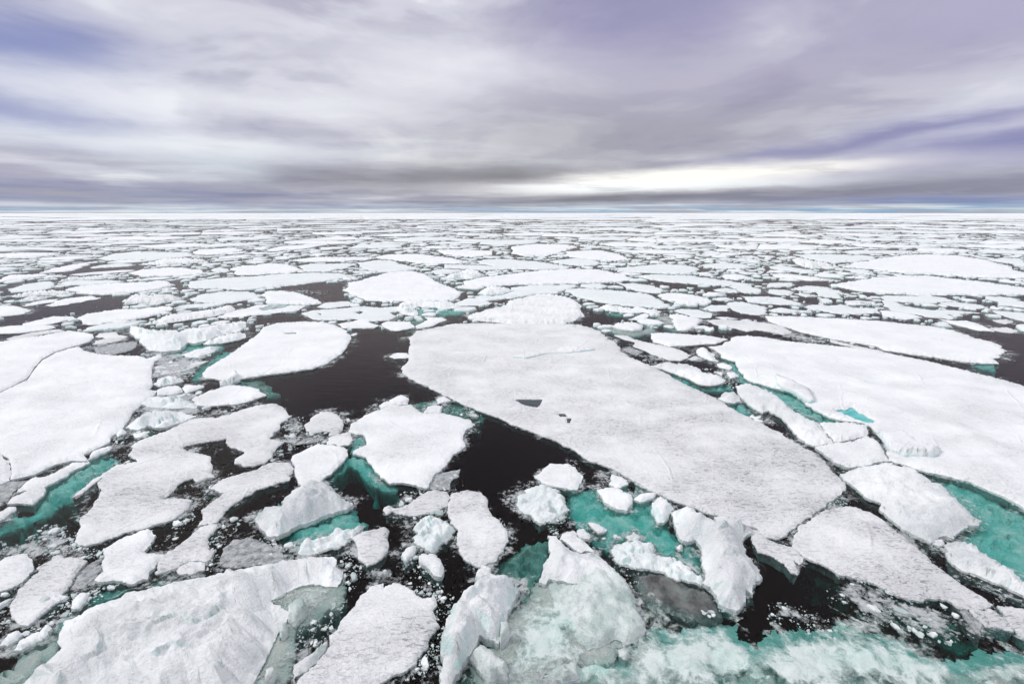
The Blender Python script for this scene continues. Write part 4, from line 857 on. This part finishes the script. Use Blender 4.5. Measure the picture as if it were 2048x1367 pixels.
@foam|A3 905,1000 1000,940 1120,900 1200,930 1350,935 1450,890 1540,920 1560,1000 1640,1050 1720,1000 A4 40,950 150,940 350,930 450,890 560,890 640,920 700,965 800,985 900,980 1000,1020 1100,1100 1200,1130 1300,1150 1430,1075 1560,1080 1720,1140 2000,1150 2000,1550 -1500,1550 -1330,1400 -1290,1370 -1260,1250 -1200,1220 -1020,1190 -960,1100
@foam|A3 820,620 900,700 1000,800 1180,880 1250,930 1000,960 900,1000 880,930 835,830
@foam .75|A3 -280,1300 -100,900 60,760 200,700 450,660 690,640 800,730 880,940 860,1100 700,1250 560,1300 440,1400 100,1500 -300,1500
@foam .6|A2 60,790 300,690 480,690 590,650 600,790 540,860 400,930 262,1000 245,1200 200,1400 -100,1450 0,1250 150,980 220,890
@foam .5|A1 470,1010 400,1130 330,1200 240,1280 100,1420 -80,1420 -60,1340 100,1210 200,1130 300,1065 400,1010
@foam .5|A4 420,860 560,800 760,860 950,930 1100,960 1300,1080 1430,1200 1200,1180 900,1020 650,960
@milk|A3 -280,1300 -260,1150 -60,900 60,760 100,560 200,700 450,660 690,640 800,730 880,900 1000,930 1200,930 1500,900 1560,1000 1640,1050 A4 0,950 100,930 350,920 500,880 700,950 900,1000 1100,1110 1300,1130 1430,1060 1560,1070 1900,1120 2100,1150 2100,1600 -2000,1600 -1500,1400
@slush 1.0 .12|A4 560,900 760,860 950,900 1100,1000 1250,1080 1200,1120 950,1020 700,960
@slush 1.0|B1 1000,600 1450,600 1480,740 1300,830 900,860 1000,720
@slush .9|B1 1000,300 1300,300 1600,260 1500,350 1300,460 1080,520
@slush .8|C3 1200,900 1600,960 1500,1080 1100,1000
@slush .8|B4 -100,100 200,160 500,230 400,260 0,190
@slush .9|A2 600,400 660,560 620,760 560,620
@slush .9|A2 1620,240 1720,330 1700,420 1650,300
@slush .8|A1 0,780 200,640 260,640 80,820 60,960 0,1040
"""
# ------------------------------------------------------------------ the sea
def tagk(o, kind, label=None):
    o['kind'] = kind
    if label: o['label'] = label
def sea():
    Rr = 32000.; zb = -9.0
    ring = [(Rr * cos(a), Rr * sin(a)) for a in np.linspace(0, 2 * pi, 97)[:-1]]; n = len(ring)
    rad = [6, 20, 60, 200, 800, 4000]
    V = [(0, 0, 0)]; F = []; prev = None
    for r in rad + [Rr]:
        b = len(V); V += [(r * x / Rr, r * y / Rr, 0) for x, y in ring]
        for i in range(n):
            j = (i + 1) % n
            F.append((0, b + i, b + j) if prev is None else (prev + i, b + i, b + j, prev + j))
        prev = b
    b = len(V); V += [(x, y, zb) for x, y in ring]
    for i in range(n): F.append((prev + i, b + i, b + (i + 1) % n, prev + (i + 1) % n))
    F.append(tuple(b + i for i in reversed(range(n))))
    o = mesh_obj('water', V, F, 'sea_water', smooth=False); tagk(o, 'structure', 'dark brown sea water between the floes')
    V = [(x * .999, y * .999, -8.6) for x, y in ring]
    o = mesh_obj('seabed', V, [tuple(range(n))], 'sea_bed', smooth=False); tagk(o, 'structure')
sea()

# ------------------------------------------------------------------ occupancy mask (photo pixels / 2)
MW, MH = 1124, 700                        # covers u -100..2148, v 0..1400
mask = np.zeros((MH, MW), np.uint8)
mu, mv = np.meshgrid(np.arange(MW) * 2 - 99., np.arange(MH) * 2 + 1.)
def paint(P, val):
    P = np.asarray(P); a = np.floor((P.min(0) - [-100, 0]) / 2).astype(int) - 1; b = np.ceil((P.max(0) - [-100, 0]) / 2).astype(int) + 1
    a = np.maximum(a, 0); b = np.minimum(b, [MW, MH])
    if (b <= a).any(): return
    sub = (slice(a[1], b[1]), slice(a[0], b[0])); ins = pip(mu[sub].ravel(), mv[sub].ravel(), P).reshape(mu[sub].shape)
    mask[sub][ins] = val
def at(u, v):
    i = np.clip(((np.asarray(u) + 100) / 2).astype(int), 0, MW - 1); j = np.clip((np.asarray(v) / 2).astype(int), 0, MH - 1)
    return mask[j, i]

things = []                               # (object, photo outline, landmark phrase, type)
slush_regions, foam_regions, milk_regions, CHF = [], [], [], []
SEED = 0
def opts(t):
    p = t.split(); return p[0], {k: float(v) for k, v in (q.split('=') for q in p[1:])}

lines = [l for l in DATA.strip().splitlines() if l and l[0] != '#']
i = 0
while i < len(lines):
    l = lines[i]; SEED += 1
    if l[0] == '@':
        kind, rest = l[1:].split('|'); ck = (kind.split() + ['1', '1'])[2] if len(kind.split()) > 2 else '1'
        if kind.startswith('slush'): CHF.append(float(ck))
        (foam_regions if kind.startswith('foam') else milk_regions if kind.startswith('milk') else slush_regions).append((float((kind.split() + ['1'])[1]), coords(rest)))
        i += 1; continue
    label, name, ty, lm, cs = l.split('|'); kids = []; i += 1
    while i < len(lines) and lines[i][0] == '>': kids.append(lines[i][1:].split('|')); i += 1
    P = coords(cs); typ, opt = opts(ty); holes = [coords(k[1]) for k in kids if k[0] == 'hole']
    if typ in SUBM: ob = build_sub(name, typ, opt, P, SEED)
    else:
        opt = dict(opt)
        if P[:, 1].mean() < 600 and 'fb' not in opt: opt['fb'] = {'flat': .3, 'snow': .45, 'hum': .55}.get(typ, .4)
        ob = build_top(name, typ, opt, P, holes, SEED)
        paint(P, 1)
        for h in holes: paint(h, 0)
    ob['label'] = label; ob['category'] = {'ice_floe': 'ice floe', 'ice_block': 'ice block', 'ice_plate': 'ice plate', 'submerged_ice': 'submerged ice', 'slush_bank': 'slush', 'slush_clump': 'slush',
                                           'slush_pancake': 'slush', 'pressure_ridge': 'ice ridge', 'rubble_heap': 'ice rubble'}[name]
    if typ in SUBM: paint(P, 2) if False else None
    things.append((ob, P, lm, typ))
    for k in kids:
        if k[0] == 'hole': continue
        lab, kn, kt, kc = (['', ] + k)[-4:] if len(k) == 3 else k
        KP = coords(kc); SEED += 1; kt, ko = opts(kt)
        if kt in SUBM: c = build_sub(kn, kt, ko, KP, SEED, ob)
        elif kt == 'ridge': c = build_ridge(kn, KP, SEED, opt.get('fb', .4), ob)
        else: c = build_pond(kn, kt, KP, SEED, ob)
        if lab: c['label'] = lab

# ------------------------------------------------------------------ slush and foam sheets
def sheet_stuff(regs, name, material, z0, s, amp, label, hgt=0.0, w_=.5):
    V = []; F = []; A = []
    for k, (dens, P) in enumerate(regs):
        X, Y, T, d, rim = sheet(P, 0.0, s, (), (), amp, 500 + k)
        e = smooth01(d / w_) * dens
        z = X * 0 + z0 + .0015 * k + (hgt * e * (fbm(X / 1.3, Y / 1.3, 5, 3, .6) * .5 + .5) if hgt else 0)
        b = len(V); V += np.stack([X, Y, z], 1).tolist(); F += (T + b).tolist(); A += e.tolist()
    o = mesh_obj(name, V, F, material, attr=A); o['kind'] = 'stuff'; o['label'] = label; o['category'] = name.replace('_', ' ')
    return o
sheet_stuff(slush_regions, 'slush', 'slush', .012, 9, 5, 'grey-white film of slush floating in the leads')
sheet_stuff(milk_regions, 'churned_water', 'churn', -.50, 6, 8, 'milky turquoise churned water below the foam', .62, 1.2)
sheet_stuff(foam_regions, 'foam', 'foam', .03, 5, 8, 'churned milky turquoise foam at the lower right', .38, 2.2)

# thin slush hugging the rims of the traced floes
SLV = []; SLF = []; SLA = []
for n_, (ob, P, lm, typ) in enumerate(things):
    if P[:, 1].mean() < 560 or typ in SUBM: continue
    x, y = resample(P, 0.0, 8.0, 1.5, 900 + n_); L = np.stack([x, y], 1); k = len(L)
    ar = np.sum(x * np.roll(y, -1) - np.roll(x, -1) * y); tt = np.roll(L, -1, 0) - np.roll(L, 1, 0); tt /= np.maximum(np.hypot(*tt.T), 1e-6)[:, None]
    nr = np.stack([tt[:, 1], -tt[:, 0]], 1) * (1 if ar > 0 else -1); m = np.hypot(np.hypot(x, y), H) / FPX
    wd = np.clip(m * 21 * (1 + 1.4 * fbm(x / 2.5, y / 2.5, 3, n_)), .03, 1.6); b0 = len(SLV); dn = np.clip(.5 + .8 * fbm(x / 3.5, y / 3.5, 2, n_ + 5), 0, .85)
    for f, al in ((-.25, 1.0), (.35, .8), (1.0, 0.0)):
        q = L + nr * (wd * f)[:, None]; SLV += [(float(p_[0]), float(p_[1]), .004 + .0006 * (n_ % 9)) for p_ in q]; SLA += (dn * al).tolist()
    for a_ in range(2):
        for i_ in range(k): j_ = (i_ + 1) % k; SLF.append((b0 + a_ * k + i_, b0 + a_ * k + j_, b0 + (a_ + 1) * k + j_, b0 + (a_ + 1) * k + i_))
o = mesh_obj('thin_slush', SLV, SLF, 'slush', attr=SLA); o['kind'] = 'stuff'; o['label'] = 'thin grey slush fringing the floe rims'; o['category'] = 'slush'

# ------------------------------------------------------------------ procedural pack ice beyond the traced floes
def warp(x, y):
    D = np.hypot(x, y); a = np.clip(D * .010, .25, 14)
    return x + a * fbm(x / (a * 4), y / (a * 4), 4, 21, .65), y + a * fbm(x / (a * 4), y / (a * 4), 4, 61, .65)
def shrink(P, g):
    c = P.mean(0); d = P - c; L = np.maximum(np.hypot(d[:, 0], d[:, 1]), 1e-6); return c + d * (np.maximum(L - g, L * .35) / L)[:, None]
def subdiv(P, n):
    out = []
    for a, b in zip(P, np.roll(P, -1, 0)):
        for q in range(n): out.append(a + (b - a) * q / n)
    return np.array(out)
def chaikin(P, f=.22):
    N = np.roll(P, -1, 0); return np.stack([P * (1 - f) + N * f, P * f + N * (1 - f)], 1).reshape(-1, 2)
def simple_floe(P, h, hum, sd):
    """closed floe from a world outline: wall, lip, gently domed or ridged top"""
    n = len(P); c = P.mean(0); V = []; F = []
    def ring(f, z, wob=0):
        for k, p in enumerate(P):
            q = c + (p - c) * f; zz = z + (wob * float(pn(q[0] / 3., q[1] / 3., sd)) if wob else 0); V.append((q[0], q[1], max(zz, -.6)))
    r = np.mean(np.hypot(*(P - c).T)); bv = min(.12, .25 / r)
    ring(1.0 + min(.03, .1 / r), -.35); ring(1.0, h * .6); ring(1 - bv, h, 0); ring(.62, h, hum); ring(.3, h, hum * 1.6)
    V.append((c[0], c[1], h + hum * float(pn(c[0] / 3, c[1] / 3, sd))))
    for a in range(4):
        for k in range(n):
            j = (k + 1) % n; F.append((a * n + k, a * n + j, (a + 1) * n + j, (a + 1) * n + k))
    for k in range(n): F.append((4 * n + k, 4 * n + (k + 1) % n, 5 * n))
    return V, F

seeds = []; D = 9.0
while D < 15000:
    s = 7 + .055 * D + (max(D - 60, 0)) * .012
    s = min(s, 420); k = int(R(132) * D / s)
    for q in range(k):
        a = R(-66) + R(132) * (q + random.uniform(.05, .95)) / k; r = D + s * random.uniform(-.48, .48)
        if random.random() < .84: seeds.append((r * sin(a), r * cos(a)))
    D += s * .95
seeds = np.array(seeds); LD = np.hypot(seeds[:, 0], seeds[:, 1])
vo, eo, fo, *_ = geometry.delaunay_2d_cdt([Vector(p) for p in seeds], [], [], 0, 1e-5)
VO = np.array([(p.x, p.y) for p in vo]); T = np.array([f for f in fo if len(f) == 3])
a, b, c = VO[T[:, 0]], VO[T[:, 1]], VO[T[:, 2]]
dd = 2 * (a[:, 0] * (b[:, 1] - c[:, 1]) + b[:, 0] * (c[:, 1] - a[:, 1]) + c[:, 0] * (a[:, 1] - b[:, 1])); dd[np.abs(dd) < 1e-9] = 1e-9
a2, b2, c2 = (a ** 2).sum(1), (b ** 2).sum(1), (c ** 2).sum(1)
CC = np.stack([(a2 * (b[:, 1] - c[:, 1]) + b2 * (c[:, 1] - a[:, 1]) + c2 * (a[:, 1] - b[:, 1])) / dd, (a2 * (c[:, 0] - b[:, 0]) + b2 * (a[:, 0] - c[:, 0]) + c2 * (b[:, 0] - a[:, 0])) / dd], 1)
inc = {}
for t, tri in enumerate(T):
    for v in tri: inc.setdefault(int(v), []).append(t)
cells_ = []                                # (px area, outline, h, hum, tone, seed)
def parea(P):
    u, v = proj(P[:, 0], P[:, 1]); return abs(np.sum(u * np.roll(v, -1) - np.roll(u, -1) * v)) / 2, u, v
for vi, ts in inc.items():
    if len(ts) < 4: continue
    p = VO[vi]; D = np.hypot(*p); q = CC[ts]; s = 7 + .067 * D
    if np.hypot(*(q - p).T).max() > s * 2.2: continue
    q = q[np.argsort(np.arctan2(q[:, 1] - p[1], q[:, 0] - p[0]))]
    u, v = proj(p[0], p[1])
    inframe = -70 < u < 2118
    if inframe and v > 508: continue
    if random.random() < .02: continue
    gap = s * random.choice((.004, .007, .012, .02, .04)) * (1 if D < 500 else .5 if D < 1200 else .3)
    q = chaikin(shrink(q, gap), .07); n = 4 if D < 250 else (2 if D < 1200 else 1); q = subdiv(q, n)
    wx, wy = warp(q[:, 0], q[:, 1]); q = np.stack([wx, wy], 1)
    ar, uu, vv_ = parea(q)
    if inframe and vv_.max() > 440 and (at(uu, vv_) == 1).any(): continue
    if inframe and D < 400 and at(*[np.array([t]) for t in proj(q[:, 0].mean(), q[:, 1].mean())])[0] == 1: continue
    if D < 22 or (not inframe and ((uu > -60) & (uu < 2108) & (vv_ > 500)).any()): continue
    hh = random.uniform(.18, .5) * (1 if D < 500 else 1.3)
    cells_.append((ar if inframe else ar * .02, q, hh, random.choice((.03, .06, .1, .35)) if D < 600 else random.choice((0, 0, .6)), random.random() < .45, vi))
    if inframe: paint(np.stack([uu, vv_], 1), 1)
# small floes filling the gaps of the middle distance
WATER = [coords('C1 0,860 130,855 480,780 900,740 980,860 700,900 300,960 0,1010'), coords('C1 420,590 800,500 1350,500 1020,570 560,600'), coords('C2 250,680 700,660 700,760 830,800 560,820 480,800 150,720'),
         coords('C2 0,920 360,910 480,960 350,990 120,1000 0,970'), coords('C3 540,800 700,900 900,960 760,1010 500,980'), coords('C4 0,640 460,650 600,700 400,690 200,660'), coords('C4 1500,950 2048,940 2048,1120 1500,1060'),
         coords('C3 1700,860 2048,930 2048,980 1550,940'), coords('C2 1530,910 1700,950 1280,1080 1100,1040 1400,1010'), coords('B2 150,600 700,130 1100,150 1050,450 1350,600 900,680 640,760 500,700')]
wm = lambda u, v: any(pip(np.array([u]), np.array([v]), P)[0] for P in WATER)
def small(u, v, wpx, hpx_w, seed):
    x, y = ground(u, v); m = math.hypot(math.hypot(x, y), H) / FPX; r = wpx * m / 2
    k = random.choice((5, 6, 7, 9)); th = (np.arange(k) + np.array([random.uniform(-.3, .3) for _ in range(k)])) / k * 2 * pi; asp = random.uniform(.45, 1.3); ro = random.uniform(0, pi)
    rr = r * (1 + .38 * pn(np.cos(th) * 1.4, np.sin(th) * 1.4, seed) + .16 * np.array([random.uniform(-1, 1) for _ in th]))
    px = rr * np.cos(th); py = rr * np.sin(th) * asp
    P = np.stack([x + px * cos(ro) - py * sin(ro), y + px * sin(ro) + py * cos(ro)], 1); P = subdiv(chaikin(P, .1), 2); return P + RNG.normal(0, .035, P.shape) * r
for k in range(30000):
    v = 432 + 230 * random.random() ** 1.5; u = random.uniform(-60, 2108)
    if v > 560 and random.random() < .72: continue
    if at(np.array([u]), np.array([v]))[0] or wm(u, v): continue
    far = (v - 425) / 200
    wpx = random.choice((6, 9, 14, 20, 30, 50, 80)) * (.6 if v < 470 else 1)
    P = small(u, v, wpx, 0, k); ar, uu, vv_ = parea(P)
    if (at(uu, vv_) == 1).any():
        P = small(u, v, wpx * .45, 0, k); ar, uu, vv_ = parea(P)
        if (at(uu, vv_) == 1).any(): continue
    paint(np.stack([uu, vv_], 1), 1)
    cells_.append((ar, P, random.uniform(.12, .35), random.choice((.03, .08, .2)), random.random() < .4, 20000 + k))
cells_.sort(key=lambda t: -t[0])
NIND = max(0, 296 - sum(1 for t in things if t[0].name.startswith('ice_floe')))
SV = {0: [], 1: []}; SF = {0: [], 1: []}
fl = []
for k, (ar, P, h, hum, tone, sd_) in enumerate(cells_):
    V, F = simple_floe(P, h, hum, sd_)
    if k < NIND:
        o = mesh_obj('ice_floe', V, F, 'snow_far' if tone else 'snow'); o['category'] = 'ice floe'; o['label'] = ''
        _, uu, vv_ = parea(P); fl.append((o, np.stack([uu, vv_], 1), '', 'flat' if tone else 'snow'))
    else:
        b = len(SV[tone]); SV[tone] += V; SF[tone] += [tuple(i + b for i in f) for f in F]
V = SV[0] + SV[1]; F = SF[0] + [tuple(i + len(SV[0]) for i in f) for f in SF[1]]
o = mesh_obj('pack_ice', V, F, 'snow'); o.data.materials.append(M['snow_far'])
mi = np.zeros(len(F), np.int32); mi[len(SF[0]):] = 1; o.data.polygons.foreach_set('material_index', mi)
o['kind'] = 'stuff'; o['label'] = 'continuous far pack ice of small floes reaching the horizon'; o['category'] = 'pack ice'
things += fl

# ------------------------------------------------------------------ loose chunks
def chunk_mesh(sd, n=7):
    """angular broken plate: an uneven polygon slab with a chipped, slanting top"""
    r = random.Random(sd); th = sorted(r.uniform(0, 2 * pi) for _ in range(n)); th = [a * .55 + (k + .5) / n * 2 * pi * .45 for k, a in enumerate(th)]
    el = r.uniform(.5, 1.0); hh = r.uniform(.18, .55); tx, ty = r.uniform(-.3, .3), r.uniform(-.3, .3); V = []; F = []
    rr = [r.uniform(.7, 1.1) for _ in range(n)]
    for f, z in ((.85, -.3), (1.0, 0.02), (.93, hh * .8), (.68, hh)):
        for k in range(n):
            q = f * r.uniform(.93, 1.07); x, y = cos(th[k]) * rr[k] * q, sin(th[k]) * rr[k] * el * q
            V.append((x, y, z + (tx * x + ty * y + r.uniform(-.05, .05)) * (z > .1)))
    V.append((0, 0, hh * r.uniform(.85, 1.25)))
    for a in range(3):
        for k in range(n): j = (k + 1) % n; F.append((a * n + k, a * n + j, (a + 1) * n + j, (a + 1) * n + k))
    for k in range(n): F.append((3 * n + k, 3 * n + (k + 1) % n, 4 * n))
    return np.array(V), F
BASE = [chunk_mesh(k, 9) for k in range(8)]; LOW = [chunk_mesh(50 + k, 5) for k in range(8)]
chunks = []                                # (px radius, u, v, region)
for ri, (dens, P) in enumerate(slush_regions):
    a = P.min(0); b = P.max(0); area = abs(np.sum(P[:, 0] * np.roll(P[:, 1], -1) - np.roll(P[:, 0], -1) * P[:, 1])) / 2
    cv = P[:, 1].mean(); n = int(area * dens * CHF[ri] / (8 if cv > 700 else 8))
    us = RNG.uniform(a[0], b[0], n * 3); vv_ = RNG.uniform(a[1], b[1], n * 3); ok = pip(us, vv_, P); us = us[ok][:n]; vv_ = vv_[ok][:n]
    cl = fbm(us / 22, vv_ / 14, 3, ri)
    for u, v, c_ in zip(us, vv_, cl):
        if c_ < random.uniform(-.45, .4): continue
        r = min(11.0, 1.05 * math.exp(random.gauss(0, .75))) * (1.0 if v > 700 else .8)
        chunks.append((r, u, v, ri))
# crumbs along the rims of floes
for (ob, P, lm, typ) in things[:150]:
    if P[:, 1].mean() < 560 or typ in SUBM: continue
    N = np.roll(P, -1, 0)
    for a, b in zip(P, N):
        L = np.hypot(*(b - a))
        for q in range(int(L / 9)):
            if random.random() < .45:
                t = random.random(); p = a + (b - a) * t; n = np.array([b[1] - a[1], a[0] - b[0]]) / max(L, 1)
                o_ = random.gauss(0, 4.5); p = p + n * o_
                if at(np.array([p[0]]), np.array([p[1]]))[0] == 0: chunks.append((random.uniform(.6, 1.9), p[0], p[1], -1))
chunks.sort(key=lambda t: -t[0])
def landmark(u, v, n=1):
    return sorted(LM, key=lambda t: math.hypot((t[0] - u), (t[1] - v) * 2.2))[0]
LM = [(P[:, 0].mean(), P[:, 1].mean(), lm, P) for (o, P, lm, t) in things if lm]
protos = {}
CV = []; CF = []; nind = 0
for k, (r, u, v, ri) in enumerate(chunks):
    x, y = ground(u, v); x = float(x); y = float(y); m = math.hypot(math.hypot(x, y), H) / FPX * r
    rz = random.uniform(0, 2 * pi); bi = random.randrange(8)
    if ri >= 0 and nind < 290 and r > 2.2:
        if bi not in protos:
            me = bpy.data.meshes.new('ice_chunk'); me.from_pydata([tuple(p) for p in BASE[bi][0]], [], BASE[bi][1]); me.materials.append(M['chunk'])
            protos[bi] = bpy.data.objects.new('ice_chunk', me); o = protos[bi]
        else: o = protos[bi].copy()
        COL.objects.link(o); nind += 1
        o.location = (x, y, .02 * m); o.scale = (m, m, m); o.rotation_euler = (random.uniform(-.25, .25), random.uniform(-.25, .25), rz)
        lu = landmark(*slush_regions[ri][1].mean(0))
        o['category'] = 'ice chunk'; o['label'] = 'small white ice chunk afloat in the slush near ' + lu[2]; o['group'] = 'loose ice chunks near ' + lu[2]
    else:
        B, Fb = LOW[bi]; c_, s_ = cos(rz) * m, sin(rz) * m; b = len(CV)
        CV += np.stack([B[:, 0] * c_ - B[:, 1] * s_ + x, B[:, 0] * s_ + B[:, 1] * c_ + y, B[:, 2] * m + .0 * m], 1).tolist(); CF += [tuple(i + b for i in f) for f in Fb]
o = mesh_obj('brash_ice', CV, CF, 'brash', smooth=False); o['kind'] = 'stuff'; o['label'] = 'countless fine ice crumbs drifting in the dark leads'; o['category'] = 'brash ice'

# ------------------------------------------------------------------ labels that single out the unnamed floes
def describe(o, P, typ):
    w_, h_ = np.ptp(P[:, 0]), np.ptp(P[:, 1]); a = w_ / max(h_, 1)
    size = 'large' if w_ > 170 else 'mid-sized' if w_ > 70 else 'small'
    shape = 'strip-like' if a > 7 else 'elongated' if a > 3.5 else 'compact'
    surf = dict(flat='grey-white', snow='white', hum='hummocky', rub='crumbly', thin='dull grey', pan='fluffy', ice='glassy').get(typ, 'pale')
    return '%s %s %s %s' % (size, shape, surf, o['category'].split()[-1])
groups = {}
todo = [t for t in things if not t[0]['label']]
for (o, P, lm, typ) in todo:
    u, v = P.mean(0)
    if v < 500:
        part = ['far left', 'left', 'left-centre', 'right-centre', 'right', 'far right'][int(np.clip(u / 2048 * 6, 0, 5))]
        band = 'below horizon' if v < 450 else 'in distant pack' if v < 475 else 'in nearer pack'
        key = '%s %s, %s' % (describe(o, P, typ), band, part)
    else:
        L = landmark(u, v); du, dv = u - L[0], (v - L[1]) * 2.2
        rel = ('right of' if du > 0 else 'left of') if abs(du) > abs(dv) else ('in front of' if dv > 0 else 'beyond')
        key = '%s %s %s' % (describe(o, P, typ), rel, L[2])
    groups.setdefault(key, []).append((o, P))
ORD = ['leftmost', 'second', 'third', 'fourth', 'fifth', 'sixth', 'seventh', 'eighth', 'ninth', 'tenth', 'eleventh', 'twelfth']
for key, L in groups.items():
    L.sort(key=lambda t: t[1][:, 0].mean())
    for k, (o, P) in enumerate(L):
        if len(L) == 1: o['label'] = key
        elif len(L) <= 12: o['label'] = (ORD[k] + (' from left' if k else '') + ' ' + key)
        else: o['label'] = key; o['group'] = 'floes of the distant pack, ' + key.split(',')[-1].strip()
for (o, P, lm, typ) in things:
    o['kind'] = 'thing'
    if 'group' not in o and o['category'] == 'ice floe': o['group'] = 'ice floes of the pack'
print('things', len(things), 'cells', len(cells_), 'chunks', len(chunks), 'ind', nind, 'NIND', NIND)
